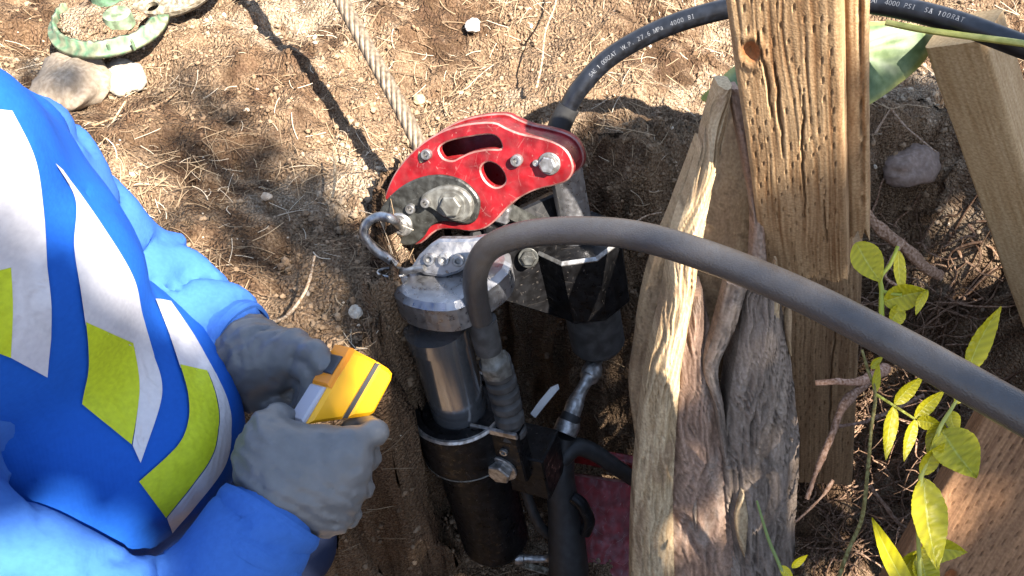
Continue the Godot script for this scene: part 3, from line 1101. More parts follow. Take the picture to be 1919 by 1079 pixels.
func make_timbers() -> void:
	# upright post, face to the camera, split along its right side
	var low := V(1508, 522, 1.18)
	var top := V(1460, -40, 0.83)
	var face := V(1600, 300, 1.0) - V(1400, 300, 1.03)
	var post := thing("timber_post", "tall weathered upright timber post with incised slits and a knot hole", "post")
	var pale := Color(0.44, 0.30, 0.165)
	var ex := Vector3(0.90, 0.0, 0.30).normalized()
	var dark := Color(0.20, 0.105, 0.045)
	var l := (top - low).length()
	put("post", timber("post", low, top, ex, 0.107, 0.07, 1.0, pale, dark, true, [[-0.034, l - 0.085, 0.010]], [[-0.014, l - 0.24, l - 0.09, 0.0022, 0, 0.02], [0.006, l - 0.36, l - 0.12, 0.0014, 0, 0.03], [-0.02, l - 0.2, l - 0.05, 0.0016, 0, -0.04], [0.03, 0.05, 0.2, 0.0011, 0, 0.0]], 0.012), M.wood, post)
	var low2 := V(1610, 445, 1.13)
	var top2 := V(1603, -40, 0.84)
	var slab := put("split_slab", timber("slab", low2, top2, ex + Vector3(0, 0, -0.12), 0.025, 0.05, 4.0, Color(0.52, 0.36, 0.20), Color(0.25, 0.13, 0.055), false, [], [[0.004, 0.05, 0.5, 0.0016, 0, 0.0]], 0.03), M.wood, post)
	slab.set_meta("label", "paler slab split off the post's right side")
	# darker timber below, standing in the pit
	var lt := timber("lower", V(1528, 905, 1.60), V(1535, 470, 1.34), face, 0.125, 0.09, 7.0, Color(0.36, 0.235, 0.125), Color(0.19, 0.11, 0.055), true, [], [[0.02, 0.1, 0.4, 0.0016, 0, 0.02]], 0.0)
	tag(put("timber", lt, M.wood), "dark brown timber standing in the pit below the pale post", "timber", "loose timbers around the pit")
	# leaning timber at the right edge
	var la := V(2010, 760, 1.52)
	var lb := V(1785, 84, 1.17)
	var lean := timber("lean", la, lb, Vector3(0.80, 0.12, 0.62), 0.078, 0.074, 11.0, Color(0.50, 0.36, 0.20), Color(0.36, 0.235, 0.115), false, [], [], 0.0)
	tag(put("timber", lean, M.wood), "smooth tan squared timber leaning beside the broad green leaf", "timber", "loose timbers around the pit")
	# orange board in the lower right corner
	var oa := V(1722, 1240, 1.13)
	var ob := V(1975, 822, 1.06)
	var board := timber("board", oa, ob, V(1990, 960, 1.07) - V(1780, 830, 1.10), 0.155, 0.06, 15.0, Color(0.33, 0.18, 0.09), Color(0.17, 0.085, 0.042), true, [[-0.02, 0.12, 0.007]], [[0.03, 0.02, 0.16, 0.0012, 0, 0.05]], 0.0)
	tag(put("timber", board, M.wood), "orange brown incised board propped in front of the dark root tangle", "timber", "loose timbers around the pit")
	# the split log
	var log_ := thing("split_log", "weathered split log of cream and grey fibrous slabs beside the post", "log")
	var cream := [Color(0.40, 0.28, 0.155), Color(0.58, 0.44, 0.27), Color(0.30, 0.20, 0.12)]
	var rosy := [Color(0.24, 0.155, 0.11), Color(0.42, 0.28, 0.20), Color(0.32, 0.25, 0.20)]
	var grey := [Color(0.15, 0.115, 0.09), Color(0.30, 0.235, 0.185), Color(0.38, 0.30, 0.235)]
	var tan_ := [Color(0.33, 0.215, 0.12), Color(0.46, 0.32, 0.18), Color(0.38, 0.26, 0.15)]
	put("outer_slab", strip([[1308, 262, 1.20], [1282, 330, 1.22], [1256, 400, 1.24], [1228, 470, 1.26], [1203, 560, 1.28], [1190, 650, 1.30], [1180, 730, 1.32], [1192, 830, 1.34]], [[1322, 270, 1.20], [1312, 340, 1.22], [1292, 420, 1.24], [1272, 480, 1.26], [1258, 560, 1.28], [1245, 650, 1.30], [1240, 740, 1.32], [1236, 830, 1.34]], 0.022, 0.008, 2.0, tan_, 170, 12, 0.7), M.wood, log_)
	put("backing_slab", strip([[1368, 190, 1.14], [1340, 300, 1.16], [1318, 420, 1.18], [1300, 560, 1.22], [1290, 700, 1.26]], [[1400, 190, 1.14], [1420, 300, 1.16], [1432, 420, 1.18], [1440, 560, 1.22], [1440, 700, 1.26]], 0.03, 0.01, 5.0, tan_, 120, 16, 0.25), M.wood, log_)
	put("cream_slab", strip([[1346, 160, 1.06], [1322, 240, 1.08], [1302, 330, 1.10], [1264, 440, 1.12], [1244, 560, 1.15], [1214, 700, 1.18], [1200, 800, 1.21], [1190, 900, 1.24], [1184, 1000, 1.27], [1182, 1140, 1.31]], [[1372, 160, 1.06], [1360, 240, 1.075], [1340, 330, 1.09], [1318, 440, 1.11], [1300, 560, 1.135], [1276, 700, 1.165], [1268, 800, 1.195], [1262, 900, 1.225], [1262, 1000, 1.255], [1266, 1140, 1.295]], 0.03, 0.016, 8.0, cream, 260, 28, 1.1), M.wood, log_)
	put("notch_slab", strip([[1366, 165, 1.065], [1380, 240, 1.08], [1396, 320, 1.10], [1410, 400, 1.12], [1408, 480, 1.14], [1404, 560, 1.16]], [[1384, 165, 1.065], [1404, 240, 1.08], [1418, 320, 1.10], [1430, 400, 1.12], [1436, 480, 1.14], [1440, 560, 1.16]], 0.02, 0.006, 12.0, rosy, 150, 8, 0.8), M.wood, log_)
	put("rosy_slab", strip([[1288, 540, 1.17], [1268, 640, 1.185], [1262, 760, 1.21], [1256, 880, 1.24], [1254, 1000, 1.27], [1256, 1140, 1.31]], [[1316, 540, 1.165], [1336, 640, 1.18], [1352, 760, 1.205], [1372, 880, 1.235], [1386, 1000, 1.265], [1392, 1140, 1.305]], 0.03, 0.018, 15.0, rosy, 220, 34, 1.2), M.wood, log_)
	put("twisted_slab", strip([[1362, 530, 1.12], [1338, 620, 1.145], [1318, 690, 1.165], [1338, 760, 1.18], [1352, 850, 1.21]], [[1404, 530, 1.12], [1376, 620, 1.145], [1346, 690, 1.165], [1356, 760, 1.18], [1366, 850, 1.21]], 0.02, 0.008, 21.0, grey, 140, 10, 0.9), M.wood, log_)
	put("shaggy_slab", strip([[1398, 520, 1.135], [1386, 620, 1.15], [1366, 740, 1.18], [1356, 860, 1.215], [1362, 980, 1.25], [1370, 1140, 1.30]], [[1452, 520, 1.16], [1474, 620, 1.18], [1490, 740, 1.21], [1498, 860, 1.25], [1490, 980, 1.285], [1484, 1140, 1.33]], 0.05, 0.03, 25.0, grey, 260, 44, 1.7), M.wood, log_)
	var k := 0
	for fl in [[1452, 560, 1.13, 14, 150, 1], [1448, 700, 1.16, 12, 120, 1], [1420, 730, 1.155, 12, 170, 0], [1440, 640, 1.14, 10, 210, 0], [1390, 980, 1.215, 16, 120, 1], [1478, 610, 1.15, 9, 110, 1], [1300, 900, 1.22, 9, 180, 0], [1432, 860, 1.20, 11, 190, 0]]:
		k += 1
		var x: float = fl[0]
		var y: float = fl[1]
		var d: float = fl[2]
		var w: float = fl[3]
		var h: float = fl[4]
		put("splinter", strip([[x, y - h * 0.5, d], [x - w * 0.8, y - h * 0.1, d + 0.012], [x - w * 0.5, y + h * 0.25, d + 0.02], [x + 2, y + h * 0.5, d + 0.035]], [[x + 4, y - h * 0.5, d], [x + w * 0.7, y - h * 0.1, d + 0.012], [x + w * 0.6, y + h * 0.25, d + 0.02], [x + 6, y + h * 0.5, d + 0.035]], 0.006, 0.004, 30.0 + k * 3, cream if fl[5] == 1 else grey, 60, 6, 0.5), M.wood, log_)

# ---------------------------------------------------------------- the machine
func traced(pts: Array, o: Vector3, ex: Vector3, ey: Vector3, smooth := 0) -> PackedVector2Array:
	# pixels of the picture onto the plane through o, as plane coordinates
	var n := ex.cross(ey).normalized()
	var out := PackedVector2Array()
	var src := pts
	if smooth > 0:
		var loop := []
		for p in pts:
			loop.append(Vector2(p[0], p[1]))
		src = []
		var m := loop.size()
		for i in m:
			for k in smooth:
				var u := float(k) / smooth
				var a: Vector2 = loop[(i + m - 1) % m]
				var b: Vector2 = loop[i]
				var c: Vector2 = loop[(i + 1) % m]
				var d: Vector2 = loop[(i + 2) % m]
				var q := 0.5 * ((2.0 * b) + (c - a) * u + (2.0 * a - 5.0 * b + 4.0 * c - d) * u * u + (3.0 * b - a - 3.0 * c + d) * u * u * u)
				src.append([q.x, q.y])
	for p in src:
		var w := on_plane(p[0], p[1], o, n) - o
		out.append(Vector2(w.dot(ex), w.dot(ey)))
	return out

func c1(pts: Array) -> Array:
	# from the enlarged view of the housing to picture pixels
	var out := []
	for p in pts:
		out.append([640.0 + 0.3708 * p[0], 160.0 + 0.3708 * p[1]])
	return out

func make_machine() -> void:
	var mc := thing("pulling_machine", "hydraulic pipe pulling machine with a red housing standing in the pit", "machine")
	var n := Vector3(-0.33, 0.42, 0.85).normalized()
	var o := V(910, 330, 1.27)
	var ex := Vector3.UP.cross(n).normalized()
	var ey := n.cross(ex).normalized()
	var red := Color(0.25, 0.010, 0.014)
	var worn := Color(0.34, 0.17, 0.15)
	var outline := c1([[213, 585], [232, 520], [262, 455], [305, 392], [360, 332], [440, 268], [530, 222], [640, 194], [765, 186], [830, 214], [900, 242], [1000, 264], [1080, 288], [1135, 325], [1165, 380], [1170, 435], [1140, 482], [1080, 505], [980, 530], [900, 570], [830, 628], [780, 682], [720, 725], [640, 738], [560, 728], [480, 735], [400, 800], [330, 800], [262, 760], [215, 680]])
	var slot := c1([[492, 328], [510, 300], [560, 278], [640, 262], [720, 250], [770, 254], [800, 280], [806, 320], [740, 322], [660, 336], [600, 362], [560, 380], [515, 368]])
	var oval := c1([[703, 430], [716, 398], [750, 388], [795, 410], [824, 455], [826, 490], [800, 512], [765, 512], [725, 480]])
	var poly := traced(outline, o, ex, ey, 3)
	var mb := Mb.new()
	plate(mb, poly, o, ex, ey, 0.012, 0.0022, [traced(slot, o, ex, ey, 3), traced(oval, o, ex, ey, 3)], red, worn)
	var front := put("front_plate", mb, M.red_paint, mc)
	front.set_meta("label", "scuffed red side plate with a curved slot and an oval hole")
	mb = Mb.new()
	plate(mb, inset(ccw(poly.duplicate()), -0.001), o - n * 0.052, ex, ey, 0.012, 0.002, [], red, worn)
	put("back_plate", mb, M.red_paint, mc)
	# the rim wall between the two plates, along the upper edge, and ribs seen through the slot
	mb = Mb.new()
	var top_in := inset(ccw(poly.duplicate()), 0.004)
	for i in top_in.size():
		var a := top_in[i]
		var b := top_in[(i + 1) % top_in.size()]
		var e := (b - a).normalized()
		var out2 := Vector2(e.y, -e.x)
		if out2.y < 0.15:
			continue
		var p := [o + ex * a.x + ey * a.y - n * 0.012, o + ex * b.x + ey * b.y - n * 0.012, o + ex * b.x + ey * b.y - n * 0.052, o + ex * a.x + ey * a.y - n * 0.052]
		p.reverse()
		mb.flat(p, red)
		var q := []
		for w in p:
			q.append(w - (ex * out2.x + ey * out2.y) * 0.006)
		q.reverse()
		mb.flat(q, red * 0.8)
	put("rim_wall", mb, M.red_paint, mc)
	# worn dark cover at the lower left of the plate, with the axle cap
	var o2 := o + n * 0.006
	var cover := c1([[193, 645], [208, 608], [250, 555], [310, 506], [400, 466], [500, 455], [590, 476], [650, 518], [690, 572], [694, 630], [670, 690], [610, 702], [520, 690], [450, 712], [410, 770], [360, 806], [300, 806], [252, 770], [228, 720]])
	mb = Mb.new()
	plate(mb, traced(cover, o2, ex, ey, 3), o2, ex, ey, 0.006, 0.002, [])
	put("cover_plate", mb, M.gunmetal, mc)
	var o3 := o + n * 0.016
	mb = Mb.new()
	plate(mb, traced(c1([[398, 575], [420, 545], [490, 515], [560, 512], [620, 540], [655, 590], [655, 650], [620, 690], [570, 692], [510, 665], [450, 625], [410, 605]]), o3, ex, ey, 3), o3, ex, ey, 0.0095, 0.003, [])
	var cap := put("axle_cap", mb, M.grey_cover, mc)
	mb = Mb.new()
	var hexc := on_plane(848, 384, o3, n)
	hexbolt(mb, hexc, n, 0.0165, 0.010, 0.3)
	put("axle_bolt", mb, M.grey_cover, cap)
	for s in [[435, 345, 0.0078], [890, 375, 0.0085], [985, 390, 0.0046]]:
		mb = Mb.new()
		capscrew(mb, on_plane(640 + 0.3708 * s[0], 160 + 0.3708 * s[1], o, n), n, s[2], s[2] * 1.1)
		put("cap_screw", mb, M.zinc, mc)
	for s in [[355, 620, 0.0075], [430, 590, 0.0072]]:
		mb = Mb.new()
		var base := o2 if s[0] < 400 else o3
		capscrew(mb, on_plane(640 + 0.3708 * s[0], 160 + 0.3708 * s[1], base, n), n, s[2], s[2] * 1.1)
		put("cap_screw", mb, M.zinc, mc)
	mb = Mb.new()
	hexbolt(mb, on_plane(1030, 306, o, n), n, 0.0125, 0.013, 0.1)
	put("pivot_pin", mb, M.zinc, mc)
	# hooked locking handle
	mb = Mb.new()
	var hb := on_plane(752, 420, o2, n)
	lathe(mb, [Vector2(0.019, -0.001), Vector2(0.019, 0.003), Vector2(0.016, 0.006), Vector2(0.012, 0.006), Vector2(0.011, 0.012), Vector2(0.0001, 0.013)], hb, n, 24)
	var handle := put("locking_handle", mb, M.zinc, mc)
	mb = Mb.new()
	tube(mb, spline([v4(hb + n * 0.006, 0.0068), v4(V(738, 412, 1.235), 0.0068), v4(V(712, 405, 1.23), 0.0066), v4(V(688, 418, 1.232), 0.0066), v4(V(683, 440, 1.24), 0.0065), v4(V(703, 468, 1.25), 0.0065), v4(V(724, 482, 1.255), 0.0065), v4(V(742, 496, 1.26), 0.0062)], 40), 12)
	put("bent_rod", mb, M.zinc, handle)
	# cast clevis on the left rod
	var rod_top := V(812, 590, 1.275)
	var foot := V(930, 1012, 1.635)
	var ax := (foot - rod_top).normalized()
	mb = Mb.new()
	var cn := -ax
	var cx := Vector3.RIGHT - cn * cn.dot(Vector3.RIGHT)
	cx = cx.normalized()
	var cy := cn.cross(cx).normalized()
	var ctop := V(806, 532, 1.235)
	plate(mb, traced([[733, 538], [742, 512], [768, 498], [800, 500], [850, 490], [893, 462], [930, 452], [955, 470], [950, 505], [915, 535], [870, 566], [835, 575], [790, 572], [752, 560]], ctop, cx, cy, 2), ctop, cx, cy, 0.046, 0.008, [])
	var clevis := put("clevis", mb, M.steel_casting, mc)
	clevis.set_meta("label", "bright cast steel clevis with three bolts")
	# raised lug towards the housing with three bolts
	mb = Mb.new()
	var un := Vector3(-0.1, 0.62, 0.78).normalized()
	var ux := Vector3.UP.cross(un).normalized()
	var uy := un.cross(ux).normalized()
	var uo := V(835, 490, 1.232)
	plate(mb, traced([[770, 502], [785, 478], [806, 458], [822, 448], [880, 448], [925, 440], [940, 452], [915, 468], [890, 492], [858, 512], [830, 520], [795, 515]], uo, ux, uy), uo, ux, uy, 0.03, 0.004, [])
	put("lug", mb, M.steel_casting, clevis)
	for s in [[806, 484], [833, 485], [860, 487]]:
		mb = Mb.new()
		capscrew(mb, on_plane(s[0], s[1], uo, un), un, 0.0085, 0.011)
		put("cap_screw", mb, M.zinc, clevis)
	mb = Mb.new()
	var ring := []
	for i in 25:
		var a := TAU * i / 24.0
		ring.append(v4(V(736, 510, 1.255) + Vector3(cos(a) * 0.021, sin(a) * 0.004, sin(a) * 0.012), 0.0022))
	tube(mb, ring, 8)
	put("pull_ring", mb, M.zinc, clevis)
	mb = Mb.new()
	tube(mb, spline([v4(V(752, 510, 1.25), 0.004), v4(V(772, 506, 1.238), 0.0055), v4(V(796, 502, 1.228), 0.005)], 10), 10)
	put("ring_pin", mb, M.zinc, clevis)
	# rod and barrel of the left cylinder
	mb = Mb.new()
	lathe(mb, [Vector2(0.001, 0.02), Vector2(0.048, 0.02), Vector2(0.048, 0.046), Vector2(0.0445, 0.048), Vector2(0.0445, 0.3)], rod_top, ax, 48)
	put("piston_rod", mb, M.chrome_rod, mc)
	var len_ := (foot - rod_top).length()
	mb = Mb.new()
	lathe(mb, [Vector2(0.0455, 0.20), Vector2(0.058, 0.20), Vector2(0.061, 0.203), Vector2(0.061, len_ - 0.012), Vector2(0.056, len_), Vector2(0.0001, len_)], rod_top, ax, 48)
	put("cylinder_barrel", mb, M.black_paint, mc)
	# clamp collar with a flat bolted ear
	mb = Mb.new()
	lathe(mb, [Vector2(0.0615, 0.194), Vector2(0.074, 0.194), Vector2(0.0765, 0.197), Vector2(0.0765, 0.287), Vector2(0.074, 0.290), Vector2(0.0605, 0.290)], rod_top, ax, 48)
	var collar := put("clamp_collar", mb, M.black_paint, mc)
	mb = Mb.new()
	lathe(mb, [Vector2(0.0715, 0.1930), Vector2(0.0760, 0.1925), Vector2(0.0782, 0.1965), Vector2(0.0770, 0.1990)], rod_top, ax, 48)
	put("worn_rim", mb, M.zinc, collar)
	mb = Mb.new()
	lathe(mb, [Vector2(0.0768, 0.2860), Vector2(0.0776, 0.2880), Vector2(0.0760, 0.2905), Vector2(0.0742, 0.2908)], rod_top, ax, 48)
	put("worn_rim", mb, M.grey_cover, collar)
	var en := Vector3(-0.42, 0.30, 0.86).normalized()
	en = (en - ax * en.dot(ax)).normalized()
	var eo := V(940, 855, 1.385)
	var eey := -ax
	var eex := eey.cross(en).normalized()
	mb = Mb.new()
	plate(mb, traced([[878, 802], [968, 822], [988, 905], [902, 884]], eo, eex, eey), eo, eex, eey, 0.03, 0.003, [])
	put("ear", mb, M.black_paint, collar)
	mb = Mb.new()
	plate(mb, traced([[880, 797], [966, 816], [969, 825], [880, 806]], eo + en * 0.002, eex, eey), eo + en * 0.002, eex, eey, 0.005, 0.001, [])
	put("worn_rim", mb, M.zinc, collar)
	mb = Mb.new()
	hexbolt(mb, on_plane(940, 876, eo, en), en, 0.021, 0.017, 0.4)
	put("hex_bolt", mb, M.zinc, collar)
	for s in [[914, 831], [945, 845]]:
		mb = Mb.new()
		capscrew(mb, on_plane(s[0], s[1], eo, en), en, 0.0068, 0.005)
		put("cap_screw", mb, M.zinc, collar)
	mb = Mb.new()
	box(mb, V(1002, 862, 1.45), eex, eey, Vector3(0.07, 0.10, 0.07), 0.003)
	put("clamp_block", mb, M.black_paint, collar)
	# right cylinder: steel rod, octagonal body, cap, fitting
	var r0 := V(1058, 310, 1.30)
	var r1 := V(1122, 650, 1.52)
	var rax := (r1 - r0).normalized()
	mb = Mb.new()
	lathe(mb, [Vector2(0.0001, 0.0), Vector2(0.025, 0.002), Vector2(0.025, 0.24)], r0, rax, 32)
	put("piston_rod", mb, M.steel_casting, mc)
	var rl := (r1 - r0).length()
	mb = Mb.new()
	lathe(mb, [Vector2(0.026, rl - 0.235), Vector2(0.066, rl - 0.235), Vector2(0.070, rl - 0.230), Vector2(0.070, rl - 0.115), Vector2(0.064, rl - 0.108), Vector2(0.0001, rl - 0.108)], r0, rax, 8, Color(1, 1, 1), Vector3(0.38, 0, 0.92), true)
	var head := put("cylinder_head", mb, M.black_paint, mc)
	mb = Mb.new()
	lathe(mb, [Vector2(0.0662, rl - 0.2352), Vector2(0.0664, rl - 0.2365), Vector2(0.0705, rl - 0.2318), Vector2(0.0703, rl - 0.2300)], r0, rax, 8, Color(1, 1, 1), Vector3(0.38, 0, 0.92), true)
	put("worn_rim", mb, M.zinc, head)
	mb = Mb.new()
	lathe(mb, [Vector2(0.046, rl - 0.11), Vector2(0.046, rl - 0.012), Vector2(0.040, rl - 0.002), Vector2(0.0001, rl)], r0, rax, 32)
	put("end_cap", mb, M.dusty_black, mc)
	# frame between the cylinders
	mb = Mb.new()
	var fa := V(950, 470, 1.36)
	box(mb, V(975, 500, 1.40), (V(1050, 505, 1.42) - fa).normalized(), -rax, Vector3(0.13, 0.15, 0.05), 0.004)
	box(mb, V(960, 425, 1.36), (V(1010, 400, 1.36) - V(900, 450, 1.33)).normalized(), Vector3(0, 0.7, -0.7), Vector3(0.16, 0.05, 0.04), 0.004)
	put("frame", mb, M.black_paint, mc)
	mb = Mb.new()
	tube(mb, [v4(V(935, 388, 1.31), 0.0155), v4(V(1015, 428, 1.36), 0.0155), v4(V(1050, 446, 1.38), 0.0155)], 4)
	put("link_bar", mb, M.gunmetal, mc)
	mb = Mb.new()
	box(mb, V(932, 398, 1.315), ex, ey, Vector3(0.04, 0.026, 0.02), 0.003)
	put("link_lug", mb, M.steel_casting, mc)
	mb = Mb.new()
	hexbolt(mb, V(990, 483, 1.345), Vector3(0, 0.6, 0.8), 0.012, 0.008)
	put("hex_bolt", mb, M.gunmetal, mc)
	# dark red base frame on the pit floor
	mb = Mb.new()
	var bo := V(1110, 970, 1.66)
	var bn := Vector3(-0.1, 0.85, 0.5).normalized()
	var bx := (Vector3.RIGHT - bn * bn.x).normalized()
	var by := bn.cross(bx).normalized()
	plate(mb, traced([[1055, 884], [1200, 905], [1290, 930], [1290, 1120], [1010, 1120], [1030, 1000]], bo, bx, by), bo, bx, by, 0.03, 0.004, [], red, worn)
	box(mb, V(1130, 860, 1.66), (V(1240, 880, 1.66) - V(1060, 848, 1.66)).normalized(), Vector3(0, 1, 0), Vector3(0.26, 0.035, 0.02), 0.003, red)
	put("base_frame", mb, M.red_paint, mc)
	# pipe stub at the foot
	mb = Mb.new()
	tube(mb, spline([v4(V(965, 1046, 1.62), 0.011), v4(V(980, 1046, 1.62), 0.011), v4(V(984, 1046, 1.62), 0.008), v4(V(1020, 1047, 1.62), 0.0075), v4(V(1036, 1040, 1.61), 0.0075), v4(V(1043, 1020, 1.60), 0.0075)], 30), 12)
	put("pipe_stub", mb, M.zinc, mc)

func ribbed(q: Array, steps: int, amp: float) -> Array:
	var p := spline(q, steps)
	var out := []
	for i in p.size():
		var k: Vector4 = p[i]
		var s := fposmod(float(i) / 9.0, 1.0)
		k.w += amp * (1.0 if s > 0.25 else -1.4)
		out.append(k)
	return out

func make_hoses() -> void:
	# big dusty hose over the hole
	var path := [v4(V(905, 612, 1.245), 0.0165), v4(V(893, 560, 1.20), 0.0166), v4(V(892, 510, 1.16), 0.0166), v4(V(916, 466, 1.12), 0.0167), v4(V(975, 441, 1.075), 0.0167), v4(V(1070, 432, 1.03), 0.0167), v4(V(1190, 441, 0.98), 0.0167), v4(V(1330, 482, 0.925), 0.0167), v4(V(1500, 552, 0.865), 0.0168), v4(V(1700, 655, 0.80), 0.0170), v4(V(1919, 778, 0.74), 0.0172), v4(V(2120, 885, 0.70), 0.0172)]
	var hose := thing("hydraulic_hose", "thick dusty grey hose arching across the pit in front of the log", "hose", "hydraulic hoses")
	var mb := Mb.new()
	tube(mb, spline(path, 190), 28)
	put("tube", mb, M.dusty_hose, hose)
	mb = Mb.new()
	tube(mb, spline([v4(V(903, 598, 1.238), 0.0205), v4(V(908, 622, 1.25), 0.0205), v4(V(916, 655, 1.27), 0.0195)], 14), 24)
	put("sleeve", mb, M.dusty_black, hose)
	mb = Mb.new()
	var fit := [v4(V(914, 645, 1.265), 0.0165), v4(V(922, 668, 1.275), 0.018), v4(V(926, 676, 1.28), 0.0235), v4(V(932, 690, 1.29), 0.0235), v4(V(936, 702, 1.295), 0.021)]
	tube(mb, spline(fit, 24), 6)
	put("nut", mb, M.grey_cover, hose)
	mb = Mb.new()
	tube(mb, ribbed([v4(V(926, 672, 1.285), 0.0215), v4(V(938, 710, 1.31), 0.0215), v4(V(950, 760, 1.34), 0.021), v4(V(962, 815, 1.37), 0.020)], 64, 0.0021), 20)
	put("ribbed_coupling", mb, M.dusty_black, hose)
	# black printed hose
	var path2 := [v4(V(1042, 262, 1.33), 0.015), v4(V(1058, 215, 1.32), 0.0140), v4(V(1086, 166, 1.30), 0.0140), v4(V(1142, 108, 1.28), 0.0140), v4(V(1230, 58, 1.25), 0.0140), v4(V(1330, 24, 1.22), 0.0140), v4(V(1440, 4, 1.20), 0.0140), v4(V(1560, 0, 1.17), 0.0140), v4(V(1660, 10, 1.15), 0.0140), v4(V(1780, 38, 1.11), 0.0140), v4(V(1919, 88, 1.06), 0.0140), v4(V(2080, 150, 1.0), 0.0140)]
	var hose2 := thing("hydraulic_hose", "glossy black hose with white print arching behind the post", "hose", "hydraulic hoses")
	var p2 := spline(path2, 170)
	mb = Mb.new()
	tube(mb, p2, 26)
	put("tube", mb, M.black_hose, hose2)
	mb = Mb.new()
	tube(mb, spline([v4(V(1036, 275, 1.335), 0.0175), v4(V(1050, 232, 1.325), 0.0175), v4(V(1066, 200, 1.315), 0.0170)], 12), 24)
	put("sleeve", mb, M.rubber, hose2)
	print_on(hose2, p2, "SAE 100R2AT  W.P. 27.6 MPa  4000 PSI", 36, 0.0078)
	print_on(hose2, p2, "SAE 100R2AT  4000 PSI  SAE 100R2AT", 108, 0.0078)
	# small hoses and fittings under the right cylinder
	var y := thing("hydraulic_hose", "forked black hose with grey coupling under the end cap", "hose", "hydraulic hoses")
	mb = Mb.new()
	tube(mb, spline([v4(V(1060, 815, 1.49), 0.020), v4(V(1052, 850, 1.50), 0.023), v4(V(1050, 900, 1.51), 0.025), v4(V(1058, 960, 1.53), 0.029), v4(V(1064, 1040, 1.55), 0.034), v4(V(1068, 1110, 1.57), 0.036)], 50), 20)
	put("tube", mb, M.rubber, y)
	mb = Mb.new()
	tube(mb, spline([v4(V(1052, 862, 1.49), 0.016), v4(V(1078, 838, 1.49), 0.016), v4(V(1110, 846, 1.50), 0.015), v4(V(1150, 872, 1.52), 0.014), v4(V(1190, 900, 1.55), 0.013), v4(V(1230, 930, 1.58), 0.013)], 50), 18)
	put("branch", mb, M.rubber, y)
	mb = Mb.new()
	tube(mb, spline([v4(V(1122, 668, 1.53), 0.009), v4(V(1118, 682, 1.52), 0.009), v4(V(1112, 690, 1.51), 0.017), v4(V(1104, 706, 1.505), 0.017), v4(V(1098, 716, 1.50), 0.011), v4(V(1086, 738, 1.495), 0.0115), v4(V(1078, 756, 1.49), 0.0150), v4(V(1070, 780, 1.485), 0.0155), v4(V(1066, 792, 1.483), 0.0205), v4(V(1058, 812, 1.48), 0.0205)], 60), 14)
	put("coupling", mb, M.zinc, y)
	mb = Mb.new()
	tube(mb, spline([v4(V(1072, 776, 1.482), 0.0175), v4(V(1066, 790, 1.48), 0.0178)], 4), 16)
	put("seal_ring", mb, M.rubber, y)
	var t := thing("hydraulic_hose", "thin black hose looping from the clamp to the pipe stub", "hose", "hydraulic hoses")
	mb = Mb.new()
	tube(mb, spline([v4(V(978, 890, 1.50), 0.009), v4(V(992, 940, 1.52), 0.009), v4(V(1012, 985, 1.54), 0.009), v4(V(1038, 1010, 1.57), 0.009), v4(V(1044, 1030, 1.59), 0.009)], 40), 14)
	put("tube", mb, M.rubber, t)
	mb = Mb.new()
	tube(mb, spline([v4(V(1072, 930, 1.50), 0.010), v4(V(1090, 945, 1.50), 0.011), v4(V(1103, 975, 1.51), 0.011), v4(V(1096, 1000, 1.52), 0.010)], 24), 14)
	put("bracket", mb, M.black_paint, t)
	# torn white tag and scraps
	mb = Mb.new()
	var sa := [V(994, 775, 1.47), V(1003, 783, 1.465), V(1020, 762, 1.46), V(1048, 728, 1.47), V(1046, 720, 1.475), V(1032, 726, 1.47), V(1012, 750, 1.465)]
	var back := []
	for p in sa:
		back.append(p + Vector3(0, -0.001, -0.0015))
	mb.flat(sa)
	back.reverse()
	mb.flat(back)
	tag(put("paper_tag", mb, M.scrap), "torn white paper scrap beside the forked hose coupling", "paper")
	mb = Mb.new()
	box(mb, on_ground(1005, 1068, 0.006), Vector3(0.9, 0.05, 0.3).normalized(), Vector3(-0.05, 1, 0).normalized(), Vector3(0.045, 0.004, 0.013), 0.001)
	tag(put("wood_chip", mb, M.lid_plastic), "flat pale chip on the pit floor by the pipe stub", "chip")

func print_on(parent: Node3D, p: Array, words: String, start: int, size: float) -> void:
	# white characters lying on the hose, on the side turned up
	var font := SystemFont.new()
	font.font_names = PackedStringArray(["Droid Sans"])
	var pts := []
	for k in p:
		pts.append(xyz(k))
	var s := 0.0
	var at := start
	var mb := Mb.new()
	for ch in words:
		var width := size * 0.62
		var need := s + width
		# walk along the hose
		var k := at
		var acc := 0.0
		while k < pts.size() - 2 and acc < need:
			acc += (pts[k + 1] - pts[k]).length()
			k += 1
		s = need
		if ch == " " or k >= pts.size() - 2:
			continue
		var t: Vector3 = (pts[k + 1] - pts[k]).normalized()
		var up := (Vector3(0, 0.66, 0.75) - t * t.dot(Vector3(0, 0.66, 0.75))).normalized()
		var side := up.cross(t).normalized()
		var tm := TextMesh.new()
		tm.text = ch
		tm.font = font
		tm.font_size = 32
		tm.pixel_size = size / 32.0
		tm.depth = 0.0006
		var arr := tm.get_mesh_arrays()
		if arr.size() == 0 or arr[Mesh.ARRAY_VERTEX] == null:
			continue
		var vs: PackedVector3Array = arr[Mesh.ARRAY_VERTEX]
		var first := mb.v.size()
		var r: float = p[k].w
		for v in vs:
			var a := v.y / r
			mb.add(pts[k] + t * v.x + (up * cos(a) + side * sin(a)) * (r + 0.0004 + v.z * 0.5))
		var ix = arr[Mesh.ARRAY_INDEX]
		if ix == null or ix.size() == 0:
			for i in range(0, vs.size(), 3):
				mb.tri(first + i, first + i + 2, first + i + 1)
		else:
			for i in range(0, ix.size(), 3):
				mb.tri(first + ix[i], first + ix[i + 2], first + ix[i + 1])
	if mb.f.size() > 0:
		put("lettering", mb, M.print, parent)

